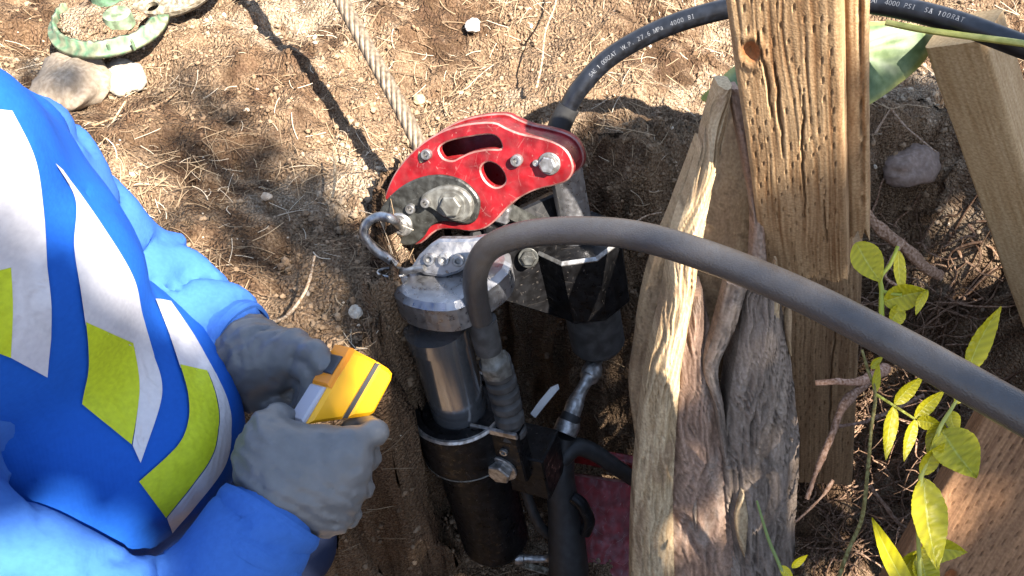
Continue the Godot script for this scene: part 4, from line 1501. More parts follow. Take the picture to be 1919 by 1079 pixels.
func make_rope() -> void:
	# wire rope of six strands
	var a := V(800, 300, 1.30)
	var b := V(640, 0, 1.346)
	var far := b + (b - a) * 2.6
	far.y = maxf(far.y, b.y + 0.35)
	var path := spline([a, V(748, 196, 1.31), b, b + (far - b) * 0.35, far], 260)
	var fr := frames(path)
	var rope := thing("wire_rope", "twisted steel wire rope running out from under the red housing", "rope")
	for s in 6:
		var q := []
		var along := 0.0
		for i in path.size():
			if i > 0:
				along += (path[i] - path[i - 1]).length()
			var ang := TAU * s / 6.0 + along * TAU / 0.105
			q.append(v4(path[i] + (fr[i][0] * cos(ang) + fr[i][1] * sin(ang)) * 0.0078, 0.0043))
		var mb := Mb.new()
		tube(mb, q, 8)
		put("strand", mb, M.wire, rope)
	var core := []
	for p in path:
		core.append(v4(p, 0.004))
	var mb := Mb.new()
	tube(mb, core, 6)
	put("core", mb, M.wire, rope)

# ---------------------------------------------------------------- the worker
class Bones:
	# collects capsules, then lays a field round them
	var list := []
	func capsule(a: Vector3, b: Vector3, ra: float, rb: float, k: float) -> void:
		list.append([a, b, ra, rb, k])
	func field(cell: float) -> Field:
		var lo := Vector3.ONE * 1e9
		var hi := -lo
		for c in list:
			for e in 2:
				var r: Vector3 = Vector3.ONE * (c[2 + e] + 0.012)
				lo = lo.min(c[e] - r)
				hi = hi.max(c[e] + r)
		var f := Field.new(lo, hi, cell)
		for c in list:
			f.capsule(c[0], c[1], c[2], c[3], c[4])
		return f

func make_person() -> void:
	var person := thing("person", "worker in a blue shirt and blue vest with lime and silver stripes, holding a remote", "person")
	var neck := V(-130, 300, 0.70)
	var chest := V(-20, 520, 0.80)
	var belly := V(130, 800, 0.96)
	var pelvis := V(130, 960, 1.10)
	var sh_far := V(5, 318, 0.86)
	var el_far := V(285, 545, 1.03)
	var wr_far := V(452, 640, 0.99)
	var sh_near := V(-310, 930, 0.70)
	var el_near := V(330, 1235, 0.80)
	var wr_near := V(520, 945, 0.862)
	var head := neck + Vector3(-0.07, 0.17, 0.03)
	var floor_y := -0.66
	var hip_a := pelvis + Vector3(0.02, -0.03, -0.10)
	var hip_b := pelvis + Vector3(0.02, -0.03, 0.10)
	var knee_a := Vector3(pelvis.x + 0.22, floor_y + 0.36, pelvis.z - 0.06)
	var knee_b := Vector3(pelvis.x + 0.02, floor_y + 0.09, pelvis.z + 0.16)
	var foot_a := Vector3(pelvis.x + 0.14, floor_y + 0.06, pelvis.z - 0.06)
	var foot_b := Vector3(pelvis.x - 0.30, floor_y + 0.08, pelvis.z + 0.16)
	var lo := Vector3(-1.05, -0.72, -0.95)
	var hi := Vector3(0.0, 0.80, -0.02)
	var f := Field.new(lo, hi, 0.0085)
	# torso
	f.capsule(neck - Vector3(0, 0.02, 0), chest, 0.068, 0.100, 0.04)
	f.capsule(chest, belly, 0.102, 0.140, 0.05)
	f.ball(V(245, 800, 0.93), 0.098, 0.06)
	f.capsule(belly, pelvis, 0.140, 0.145, 0.05)
	f.capsule(sh_far, neck, 0.06, 0.058, 0.04)
	f.capsule(sh_near, neck, 0.06, 0.058, 0.04)
	f.capsule(sh_far, chest, 0.066, 0.09, 0.04)
	f.capsule(sh_near, chest, 0.066, 0.09, 0.04)
	# neck and head
	f.capsule(neck, head - Vector3(0, 0.05, 0), 0.055, 0.055, 0.03)
	f.capsule(head + Vector3(0.005, 0.02, 0), head + Vector3(0.03, -0.055, 0), 0.085, 0.06, 0.03)
	f.capsule(head + Vector3(0.085, -0.005, 0), head + Vector3(0.105, -0.03, 0), 0.012, 0.016, 0.02)
	f.ball(head + Vector3(0, -0.01, 0.085), 0.018, 0.01)
	f.ball(head + Vector3(0, -0.01, -0.085), 0.018, 0.01)
	# sleeves
	f.capsule(sh_far, el_far, 0.068, 0.058, 0.04)
	f.capsule(el_far, wr_far.lerp(el_far, 0.22), 0.058, 0.049, 0.03)
	f.capsule(sh_near, el_near, 0.066, 0.056, 0.03)
	f.capsule(el_near, wr_near.lerp(el_near, 0.24), 0.058, 0.054, 0.03)
	# legs
	f.capsule(hip_a, knee_a, 0.09, 0.062, 0.05)
	f.capsule(knee_a, foot_a, 0.062, 0.045, 0.03)
	f.capsule(foot_a - Vector3(0.06, 0.0, 0), foot_a + Vector3(0.13, -0.015, 0), 0.05, 0.042, 0.03)
	f.capsule(hip_b, knee_b, 0.09, 0.065, 0.05)
	f.capsule(knee_b, foot_b, 0.06, 0.045, 0.03)
	f.capsule(foot_b, foot_b + Vector3(-0.05, -0.02, 0.0), 0.05, 0.045, 0.03)
	var fold := func(p: Vector3) -> float:
		# wrinkles round the sleeves, deeper towards the cuffs and elbows
		var out := 0.0
		for arm in [[sh_far, el_far, 0.0085], [el_far, wr_far, 0.0095], [el_near, wr_near, 0.009], [sh_near, el_near, 0.006]]:
			var ab: Vector3 = arm[1] - arm[0]
			var t: float = (p - arm[0]).dot(ab) / ab.length_squared()
			if t < -0.1 or t > 1.05 or (p - arm[0] - ab * clampf(t, 0.0, 1.0)).length() > 0.085:
				continue
			var crease := 1.0 - absf(sin(t * ab.length() * 46.0 + noise.get_noise_3dv(p * 5.0) * 3.6))
			out += arm[2] * (pow(crease, 2.2) * 1.5 - 0.5) * smoothstep(-0.25, 0.35, noise.get_noise_3dv(p * 6.0 + Vector3(3, 1, 8)) + 0.2)
		return out + 0.001 * noise.get_noise_3dv(p * 10.0)
	f.warp(fold, 0.03)
	var shirt := Color(0.040, 0.128, 0.40)
	var mb := Mb.new()
	f.net(mb, func(p: Vector3) -> Color:
		if p.y > neck.y + 0.055:
			return Color(0.03, 0.02, 0.015) if p.y > head.y + 0.045 or p.x < head.x - 0.045 else Color(0.42, 0.24, 0.16)
		if p.y < pelvis.y - 0.06 and (p - wr_near).length() > 0.2:
			return Color(0.02, 0.03, 0.06)
		return shirt)
	put("body", mb, M.blue_cloth, person)
	for c in [[el_far, wr_far, 0.047, 0.22], [el_near, wr_near, 0.055, 0.24]]:
		mb = Mb.new()
		var ax: Vector3 = (c[1] - c[0]).normalized()
		var e: Vector3 = c[1].lerp(c[0], c[3])
		var r: float = c[2]
		var ringq := []
		for k in 12:
			var t := k / 11.0
			ringq.append(Vector2(r * (1.0 + 0.05 * sin(t * 9.0)) * (1.0 - 0.06 * t), -0.02 + t * 0.05))
		ringq.append(Vector2(r * 0.88, 0.030))
		ringq.append(Vector2(r * 0.84, 0.005))
		lathe(mb, ringq, e, ax, 40, shirt)
		for i in mb.v.size():
			mb.v[i] += (mb.v[i] - e).normalized() * 0.003 * noise.get_noise_3dv(mb.v[i] * 22.0)
		put("cuff", mb, M.blue_cloth, person)
	# eyes, mouth
	for s in [-1.0, 1.0]:
		mb = Mb.new()
		lump(mb, head + Vector3(0.079, 0.015, 0.032 * s), Vector3(0.012, 0.012, 0.012), Basis(), 0.0, 1.0, Vector3.ZERO, func(_p): return Color(1, 1, 1), 14, 10)
		put("eye", mb, M.grey_plastic, person)
	mb = Mb.new()
	tube(mb, spline([v4(head + Vector3(0.078, -0.065, -0.024), 0.004), v4(head + Vector3(0.089, -0.066, 0.0), 0.006), v4(head + Vector3(0.078, -0.065, 0.024), 0.004)], 10), 8)
	put("mouth", mb, M.skin, person)
	# vest: a looser skin over the torso
	var vf := Field.new(Vector3(-1.0, -0.2, -0.9), Vector3(-0.05, 0.6, -0.05), 0.009)
	var puff := 0.012
	vf.capsule(neck - Vector3(0, 0.03, 0), chest, 0.06 + puff, 0.102 + puff, 0.04)
	vf.capsule(neck, sh_far.lerp(neck, 0.42), 0.068 + puff, 0.068 + puff, 0.03)
	vf.capsule(neck, sh_near.lerp(neck, 0.42), 0.068 + puff, 0.068 + puff, 0.03)
	vf.capsule(neck, chest, 0.070 + puff, 0.098 + puff, 0.03)
	vf.capsule(chest, belly, 0.098 + puff, 0.140 + puff, 0.05)
	vf.ball(V(245, 800, 0.93), 0.101 + puff, 0.06)
	vf.capsule(belly, pelvis + Vector3(0, 0.05, 0), 0.143 + puff, 0.148 + puff, 0.05)
	vf.capsule(sh_far.lerp(neck, 0.45), chest, 0.062 + puff, 0.092 + puff, 0.04)
	vf.capsule(sh_near.lerp(neck, 0.45), chest, 0.062 + puff, 0.092 + puff, 0.04)
	vf.warp(func(p: Vector3) -> float: 
		var crease := 1.0 - absf(noise.get_noise_3d(p.x * 5.0 + p.z * 4.0, p.y * 3.0, p.z * 5.0 - p.x * 3.0) * 3.0)
		return 0.007 * noise.get_noise_3dv(p * 3.5) + 0.004 * pow(maxf(crease, 0.0), 4.0), 0.03)
	mb = Mb.new()
	vf.net(mb, func(_p): return Color(1, 1, 1))
	var vest := put("vest", mb, M.vest_cloth, person)
	# tape on the vest; wide upper silver pieces paint in sun glare over lime
	var bands := [
		["lime_stripe", [[-66, 520], [-62, 580], [-60, 640]], [[18, 500], [22, 580], [18, 668]]],
		["silver_and_glare_stripe", [[-70, 200], [-68, 300], [-66, 400], [-66, 530]], [[20, 210], [62, 296], [78, 390], [87, 502]]],
		["silver_and_glare_stripe", [[18, 502], [22, 580], [18, 668]], [[87, 500], [95, 585], [87, 705]]],
		["silver_and_glare_stripe", [[100, 306], [138, 376], [136, 460], [148, 540], [158, 608]], [[114, 318], [190, 425], [246, 518], [264, 590], [287, 668]]],
		["lime_stripe", [[158, 602], [164, 680], [152, 755]], [[246, 642], [260, 730], [246, 832]]],
		["silver_and_glare_stripe", [[248, 646], [260, 730], [248, 834]], [[286, 666], [302, 740], [263, 866]]],
		["silver_and_glare_stripe", [[288, 560], [312, 620], [336, 690]], [[318, 566], [362, 630], [403, 702]]],
		["lime_stripe", [[335, 684], [350, 740], [350, 790], [330, 835], [260, 900]], [[386, 696], [404, 750], [406, 800], [388, 865], [310, 967]]],
		["silver_and_glare_stripe", [[388, 697], [406, 750], [408, 800], [390, 866], [312, 968]], [[402, 700], [424, 750], [431, 800], [415, 880], [322, 996]]],
	]
	for b in bands:
		var l := []
		var r := []
		for p in b[1]:
			l.append(Vector2(p[0], p[1]))
		for p in b[2]:
			r.append(Vector2(p[0], p[1]))
		var nv := 60
		var nu := 12
		l = spline(l, nv)
		r = spline(r, nv)
		mb = Mb.new()
		var ok := []
		var lift := 0.0024 if b[0] == "lime_stripe" else 0.0020
		for j in nv + 1:
			for i in nu + 1:
				var q: Vector2 = l[j].lerp(r[j], float(i) / nu)
				var rr := ray(q.x, q.y)
				var t := vf.hit(CAM_POS, rr, 0.4, 1.3)
				ok.append(t > 0.0)
				var p := CAM_POS + rr * maxf(t, 0.5)
				mb.add(p + vf.slope(p) * lift)
		var w := nu + 1
		for j in nv:
			for i in nu:
				var a := j * w + i
				if ok[a] and ok[a + 1] and ok[a + w] and ok[a + w + 1]:
					mb.quad(a, a + w, a + w + 1, a + 1)
		put(b[0], mb, {"lime_stripe": M.lime_tape, "silver_and_glare_stripe": M.silver_and_glare_tape, "binding": M.trouser_cloth}[b[0]], vest)
	gloves(person, wr_far, wr_near)

func gloves(person: Node3D, wr_far: Vector3, wr_near: Vector3) -> void:
	# near hand: back of the hand to the camera, fingers curled under the remote
	var f := Bones.new()
	var w0 := wr_near
	var w1 := V(548, 905, 0.862)
	f.capsule(w0, w1, 0.036, 0.036, 0.01)
	var mcp := [V(660, 832, 0.852), V(662, 872, 0.853), V(650, 925, 0.858), V(628, 970, 0.868)]
	for i in 4:
		f.capsule(w1, mcp[i], 0.034, [0.0165, 0.0165, 0.016, 0.0145][i], 0.022)
		f.capsule(V(520, 860, 0.862), mcp[i].lerp(w1, 0.3), 0.026, 0.022, 0.02)
	f.capsule(V(500, 862, 0.865), V(600, 850, 0.866), 0.026, 0.021, 0.025)
	# fingers: knuckle, middle joint, tip
	var fingers := [
		[mcp[0], V(704, 810, 0.868), V(692, 800, 0.905), V(655, 800, 0.93), 0.0112],
		[mcp[1], V(690, 858, 0.880), V(690, 838, 0.918), V(655, 815, 0.94), 0.0112],
		[mcp[2], V(678, 915, 0.884), V(676, 890, 0.922), V(640, 860, 0.94), 0.0108],
		[mcp[3], V(656, 966, 0.890), V(655, 940, 0.922), V(622, 905, 0.94), 0.0098],
	]
	for q in fingers:
		f.capsule(q[0], q[1], q[4] * 1.25, q[4] * 1.14, 0.005)
		f.capsule(q[1], q[2], q[4] * 1.12, q[4], 0.004)
		f.capsule(q[2], q[3], q[4], q[4] * 0.85, 0.004)
	# thumb leaves the side of the palm
	f.capsule(V(500, 852, 0.868), V(497, 800, 0.872), 0.022, 0.016, 0.018)
	f.capsule(V(497, 800, 0.872), V(522, 778, 0.884), 0.0148, 0.0128, 0.006)
	f.capsule(V(522, 778, 0.884), V(552, 789, 0.898), 0.0128, 0.0105, 0.004)
	var ax := (w1 - w0).normalized()
	var fd: Field = f.field(0.0036)
	fd.warp(func(p: Vector3) -> float:
		var t := (p - w1).dot(ax)
		var cuff := -0.0016 * sin(t * 420.0 + noise.get_noise_3dv(p * 30.0) * 4.0) * exp(-absf(t) * 16.0)
		var line := 1.0 - absf(sin((p.x * 0.75 + p.z * 0.65) * 330.0 + noise.get_noise_3dv(p * 14.0) * 4.0))
		return cuff + 0.0024 * pow(line, 3.0) * smoothstep(0.085, 0.02, absf(t - 0.02)) * smoothstep(-0.3, 0.3, noise.get_noise_3dv(p * 13.0)) + 0.0005 * noise.get_noise_3dv(p * 22.0), 0.012)
	var mb := Mb.new()
	fd.net(mb, func(_p): return Color(1, 1, 1))
	var g1 := put("glove", mb, M.glove, person)
	g1.set_meta("label", "grey glove with its back turned up, cupping the remote from below")
	# far hand: reaching over, fingers closing on the remote's upper end
	f = Bones.new()
	var a0 := wr_far
	var a1 := V(470, 668, 0.975)
	f.capsule(a0.lerp(a1, 0.1), a1, 0.034, 0.034, 0.01)
	var k := [V(548, 648, 0.94), V(538, 674, 0.95), V(524, 700, 0.968), V(506, 722, 0.985)]
	for i in 4:
		f.capsule(a1, k[i], 0.032, [0.019, 0.018, 0.017, 0.0155][i], 0.022)
	f.capsule(V(455, 690, 0.985), V(470, 735, 0.985), 0.024, 0.018, 0.025)
	var fs := [
		[k[0], V(592, 660, 0.915), V(606, 682, 0.912), V(602, 704, 0.92), 0.0112],
		[k[1], V(580, 694, 0.925), V(588, 726, 0.925), V(572, 758, 0.93), 0.0116],
		[k[2], V(560, 700, 0.955), V(574, 728, 0.955), V(562, 752, 0.958), 0.0112],
		[k[3], V(532, 728, 0.985), V(552, 742, 0.985), V(552, 760, 0.98), 0.0102],
	]
	for q in fs:
		f.capsule(q[0], q[1], q[4] * 1.25, q[4] * 1.12, 0.005)
		f.capsule(q[1], q[2], q[4] * 1.12, q[4] * 1.02, 0.005)
		f.capsule(q[2], q[3], q[4] * 1.02, q[4] * 0.88, 0.004)
	f.capsule(V(462, 725, 0.99), V(490, 748, 0.985), 0.02, 0.015, 0.015)
	f.capsule(V(490, 748, 0.985), V(515, 765, 0.975), 0.0145, 0.0125, 0.006)
	f.capsule(V(515, 765, 0.975), V(545, 772, 0.962), 0.0125, 0.0105, 0.004)
	var ax2 := (a1 - a0).normalized()
	fd = f.field(0.0036)
	fd.warp(func(p: Vector3) -> float:
		var t := (p - a1).dot(ax2)
		return -0.0018 * sin(t * 380.0 + noise.get_noise_3dv(p * 26.0) * 4.0) * exp(-absf(t - 0.01) * 14.0) + 0.0012 * sin((p.x + p.y * 0.4) * 460.0 + noise.get_noise_3dv(p * 20.0) * 7.0) * smoothstep(-0.1, 0.4, noise.get_noise_3dv(p * 12.0)) + 0.0005 * noise.get_noise_3dv(p * 22.0), 0.012)
	mb = Mb.new()
	fd.net(mb, func(_p): return Color(1, 1, 1))
	var g2 := put("glove", mb, M.glove, person)
	g2.set_meta("label", "dark grey glove reaching over with its fingers on the remote's window")

func make_remote() -> void:
	var d := thing("remote_control", "bright yellow handheld remote with a dark window, held in both gloves", "remote")
	var p := deg_to_rad(PITCH)
	var up := Vector3(0, cos(p), -sin(p))
	var back := Vector3(0, sin(p), cos(p))
	var n := (Vector3.RIGHT * 0.66 - up * 0.06 + back * 0.74).normalized()
	var o := V(655, 725, 0.90)
	var ex := up.cross(n).normalized()
	var ey := n.cross(ex).normalized()
	var body := traced([[664, 654], [708, 677], [645, 786], [577, 796], [600, 757], [630, 705]], o, ex, ey)
	var mb := Mb.new()
	plate(mb, body, o, ex, ey, 0.034, 0.0035, [])
	put("body", mb, M.yellow_plastic, d)
	mb = Mb.new()
	plate(mb, traced([[712, 679], [732, 692], [739, 701], [737, 713], [705, 774], [696, 780], [649, 786]], o, ex, ey), o, ex, ey, 0.034, 0.0045, [])
	put("end_cap", mb, M.yellow_plastic, d)
	mb = Mb.new()
	plate(mb, traced([[705, 680], [715, 683], [652, 784], [642, 784]], o - n * 0.0022, ex, ey), o - n * 0.0022, ex, ey, 0.028, 0.0005, [])
	put("seam", mb, M.dark_plastic, d)
	# orange side with the dark window
	var edge0 := on_plane(664, 654, o, n)
	var edge1 := on_plane(577, 796, o, n)
	var al := (edge1 - edge0).normalized()
	var sn := (-n).cross(al).normalized()
	if sn.dot(-Vector3.RIGHT) < 0.0:
		sn = -sn
	var so := edge0 + sn * 0.004 - n * 0.017
	var sx := al
	var sy := sn.cross(sx).normalized()
	var len_ := (edge1 - edge0).length()
	mb = Mb.new()
	plate(mb, PackedVector2Array([Vector2(0.0, -0.0165), Vector2(len_ * 0.52, -0.0165), Vector2(len_ * 0.52, 0.0165), Vector2(0.0, 0.0165)]), so, sx, sy, 0.006, 0.002, [])
	put("side_panel", mb, M.orange_plastic, d)
	mb = Mb.new()
	plate(mb, PackedVector2Array([Vector2(len_ * 0.14, -0.013), Vector2(len_ * 0.38, -0.013), Vector2(len_ * 0.38, 0.013), Vector2(len_ * 0.14, 0.013)]), so + sn * 0.0022, sx, sy, 0.004, 0.001, [])
	put("window", mb, M.dark_plastic, d)
	mb = Mb.new()
	plate(mb, PackedVector2Array([Vector2(len_ * 0.54, -0.015), Vector2(len_ * 1.0, -0.015), Vector2(len_ * 1.0, 0.012), Vector2(len_ * 0.54, 0.012)]), so + sn * 0.001, sx, sy, 0.005, 0.002, [])
	put("grip", mb, M.grey_plastic, d)

# ---------------------------------------------------------------- plants and leftovers
func leaf_blade(a: Vector3, b: Vector3, w: float, face: Vector3, sag: float, base: Color, edge: Color, point := 1.0) -> Mb:
	# a pointed leaf from stalk a to tip b, folded along its midrib, with thickness
	var mb := Mb.new()
	var ax := b - a
	var s := ax.cross(face).normalized()
	var up := s.cross(ax.normalized()).normalized()
	var nv := 40
	var us := [-1.0, -0.75, -0.5, -0.25, -0.08, 0.0, 0.08, 0.25, 0.5, 0.75, 1.0]
	for side in 2:
		for j in nv + 1:
			var t := float(j) / nv
			var half := w * 0.5 * pow(sin(PI * pow(t, 0.8)), 0.8) * (1.0 - 0.25 * t * point) if t > 0.0 and t < 1.0 else 0.0006
			for u in us:
				var wave: float = 0.05 * w * noise.get_noise_2d(t * 60.0 + a.x * 90.0, u * 30.0)
				var p: Vector3 = a + ax * t + s * half * u + up * (absf(u) * half * 0.32 - sag * sin(PI * t) + wave - (0.0006 if side == 1 else 0.0))
				var c := base.lerp(edge, clampf(absf(u) * 0.5 + 0.3 * noise.get_noise_3dv(p * 60.0), 0.0, 1.0))
				c *= 0.93 + 0.12 * sin(t * 46.0 - absf(u) * 7.0) + 0.10 * noise.get_noise_3dv(p * 25.0)
				if u == 0.0:
					c = c.lerp(Color(0.62, 0.66, 0.18), 0.5)
				mb.add(p, c)
	var m := us.size()
	var off := (nv + 1) * m
	for j in nv:
		for i in m - 1:
			var k := j * m + i
			mb.quad(k, k + m, k + m + 1, k + 1)
			mb.quad(off + k, off + k + 1, off + k + m + 1, off + k + m)
	return mb

func make_vines() -> void:
	var lit := Color(0.50, 0.44, 0.014)
	var mid := lit
	var deep := lit
	var face := Vector3(0.1, 0.6, 0.75)
	# upper sprig above the hose
	var v := thing("leafy_sprig", "sprig with broad yellow leaves growing above the dusty grey hose", "plant")
	var mb := Mb.new()
	tube(mb, spline([v4(V(1660, 640, 1.05), 0.0028), v4(V(1652, 590, 1.05), 0.0032), v4(V(1652, 545, 1.05), 0.003), v4(V(1650, 520, 1.05), 0.0026), v4(V(1668, 495, 1.055), 0.0024), v4(V(1682, 462, 1.06), 0.0022)], 30), 8, Color(0.42, 0.46, 0.06))
	tube(mb, spline([v4(V(1652, 545, 1.05), 0.0022), v4(V(1672, 550, 1.045), 0.002), v4(V(1690, 552, 1.04), 0.0018)], 10), 7, Color(0.42, 0.46, 0.06))
	put("stem", mb, M.leaf, v)
	for q in [[1604, 454, 1.05, 1650, 528, 1.04, 0.038, lit], [1684, 470, 1.06, 1692, 552, 1.05, 0.016, lit], [1655, 566, 1.05, 1738, 545, 1.03, 0.034, deep], [1692, 575, 1.05, 1668, 612, 1.04, 0.024, lit], [1738, 543, 1.03, 1716, 590, 1.03, 0.012, deep]]:
		put("leaf", leaf_blade(V(q[0], q[1], q[2]), V(q[3], q[4], q[5]), q[6], face, 0.004, q[7], q[7] * 1.15, 0.2), M.leaf, v)
	# long stem with pinnate leaflets below the hose
	v = thing("leafy_sprig", "long bare stem with a row of narrow olive leaflets below the hose", "plant")
	mb = Mb.new()
	tube(mb, spline([v4(V(1565, 1100, 1.10), 0.0026), v4(V(1590, 1030, 1.10), 0.0025), v4(V(1615, 970, 1.10), 0.0025), v4(V(1626, 880, 1.10), 0.0023), v4(V(1633, 800, 1.10), 0.0022), v4(V(1640, 738, 1.10), 0.0022), v4(V(1625, 690, 1.10), 0.002), v4(V(1615, 655, 1.10), 0.0016)], 50), 8, Color(0.24, 0.23, 0.10))
	tube(mb, spline([v4(V(1640, 738, 1.10), 0.002), v4(V(1675, 760, 1.09), 0.0018), v4(V(1714, 785, 1.08), 0.0016)], 16), 7, Color(0.42, 0.46, 0.10))
	put("stem", mb, M.root, v)
	for q in [[1641, 735, 1.10, 1647, 680, 1.09, 0.012, mid], [1676, 757, 1.09, 1730, 706, 1.08, 0.022, mid], [1675, 760, 1.09, 1660, 862, 1.08, 0.021, mid], [1714, 783, 1.08, 1770, 732, 1.07, 0.022, mid], [1715, 786, 1.08, 1694, 864, 1.07, 0.018, mid], [1718, 787, 1.08, 1768, 800, 1.06, 0.020, lit], [1632, 690, 1.09, 1655, 668, 1.09, 0.012, mid]]:
		put("leaf", leaf_blade(V(q[0], q[1], q[2]), V(q[3], q[4], q[5]), q[6], face, 0.003, q[7], q[7] * 1.1), M.leaf, v)
	# near sprig with the biggest leaves
	v = thing("leafy_sprig", "sprig with the largest bright lime leaves over the orange board", "plant")
	mb = Mb.new()
	tube(mb, spline([v4(V(1724, 1110, 0.98), 0.0026), v4(V(1722, 1040, 0.98), 0.0025), v4(V(1720, 960, 0.98), 0.0025), v4(V(1726, 893, 0.98), 0.0028), v4(V(1744, 850, 0.98), 0.0026), v4(V(1762, 800, 0.98), 0.0024), v4(V(1785, 762, 0.985), 0.002), v4(V(1800, 735, 0.99), 0.0018)], 50), 8, Color(0.50, 0.50, 0.12))
	put("stem", mb, M.leaf, v)
	for q in [[1730, 895, 0.98, 1757, 1068, 0.95, 0.046, lit], [1764, 805, 0.98, 1830, 895, 0.95, 0.056, lit], [1728, 890, 0.98, 1770, 830, 0.96, 0.024, mid], [1722, 1030, 0.99, 1812, 1035, 1.0, 0.034, mid], [1720, 1032, 0.99, 1680, 1110, 0.99, 0.03, mid], [1766, 790, 0.985, 1738, 850, 0.99, 0.024, mid], [1782, 770, 0.985, 1795, 812, 0.98, 0.02, mid], [1790, 755, 0.985, 1812, 735, 0.98, 0.014, lit], [1726, 1035, 0.99, 1750, 1120, 0.97, 0.034, mid]]:
		put("leaf", leaf_blade(V(q[0], q[1], q[2]), V(q[3], q[4], q[5]), q[6], face, 0.005, q[7], q[7] * 1.1), M.leaf, v)
	var o := put("single_leaf", leaf_blade(V(1812, 700, 1.0), V(1876, 574, 0.98), 0.03, face, 0.006, lit, lit * 1.15), M.leaf)
	tag(o, "upright pointed yellow leaf sticking up behind the hose by the leaning timber", "leaf")
	o = put("single_leaf", leaf_blade(V(1715, 1130, 0.96), V(1634, 970, 0.93), 0.024, face, 0.008, lit, lit * 1.15), M.leaf)
	tag(o, "long bright yellow blade leaf rising in front of the root tangle", "leaf")
	# seedling at the foot of the log
	v = thing("seedling", "thin green seedling with three small leaves at the foot of the log", "plant")
	mb = Mb.new()
	tube(mb, spline([v4(V(1485, 1120, 1.02), 0.0022), v4(V(1462, 1062, 1.02), 0.0022), v4(V(1440, 1010, 1.02), 0.002), v4(V(1418, 938, 1.02), 0.0014)], 24), 8, Color(0.22, 0.28, 0.09))
	put("stem", mb, M.leaf, v)
	for q in [[1463, 1060, 1.02, 1488, 1090, 1.01, 0.012, mid], [1484, 1064, 1.02, 1513, 1040, 1.01, 0.011, mid], [1490, 1080, 1.01, 1512, 1110, 1.0, 0.013, mid]]:
		put("leaf", leaf_blade(V(q[0], q[1], q[2]), V(q[3], q[4], q[5]), q[6], face, 0.002, q[7], q[7] * 1.1), M.leaf, v)

func make_broad_leaf() -> void:
	# broad flat pad behind the post, thick and rounded
	var pl := thing("broad_leaf_plant", "broad pale green oval leaf behind the post with a yellow edge stalk", "plant")
	var n := Vector3(0.05, 0.72, 0.69).normalized()
	var o := V(1540, 130, 1.24)
	var ex := Vector3.UP.cross(n).normalized()
	var ey := n.cross(ex).normalized()
	var loop := traced([[1312, 186], [1330, 165], [1380, 120], [1460, 70], [1560, 46], [1650, 42], [1710, 46], [1745, 58], [1751, 78], [1735, 112], [1700, 146], [1650, 182], [1590, 214], [1500, 228], [1400, 212], [1340, 196]], o, ex, ey, 3)
	var mb := Mb.new()
	var mid := Vector2.ZERO
	for p in loop:
		mid += p
	mid /= loop.size()
	var rings := 9
	for side in 2:
		for k in rings + 1:
			var t := float(k) / rings
			for p in loop:
				var q := mid + (p - mid) * t
				var thick := 0.007 * sqrt(maxf(0.0, 1.0 - t * t)) * (1.0 if side == 0 else -1.0)
				var wave := 0.012 * noise.get_noise_2d(q.x * 9.0, q.y * 9.0)
				var g := fiber.get_noise_3d(q.x * 30.0 + q.y * 30.0, (q.x - q.y) * 5.0, 4.0)
				var c := Color(0.10, 0.15, 0.06).lerp(Color(0.23, 0.29, 0.13), clampf(0.5 + g * 1.2, 0.0, 1.0))
				if t > 0.97:
					c = Color(0.42, 0.40, 0.12)
				mb.add(o + ex * q.x + ey * q.y + n * (thick + wave), c)
		var m := loop.size()
		var s := side * (rings + 1) * m
		var is_ccw := ccw(loop.duplicate())[0] == loop[0]
		for k in rings:
			for i in m:
				var a := s + k * m + i
				var b := s + k * m + (i + 1) % m
				if (side == 0) == is_ccw:
					mb.quad(a, a + m, b + m, b)
				else:
					mb.quad(a, b, b + m, a + m)
	put("leaf", mb, M.pad_leaf, pl)
	mb = Mb.new()
	tube(mb, spline([v4(V(1660, 42, 1.13), 0.004), v4(V(1720, 54, 1.11), 0.0042), v4(V(1800, 66, 1.09), 0.0042), v4(V(1919, 82, 1.04), 0.0042), v4(V(2040, 104, 1.0), 0.0042)], 30), 10, Color(0.46, 0.42, 0.12))
	put("stalk", mb, M.pad_leaf, pl)

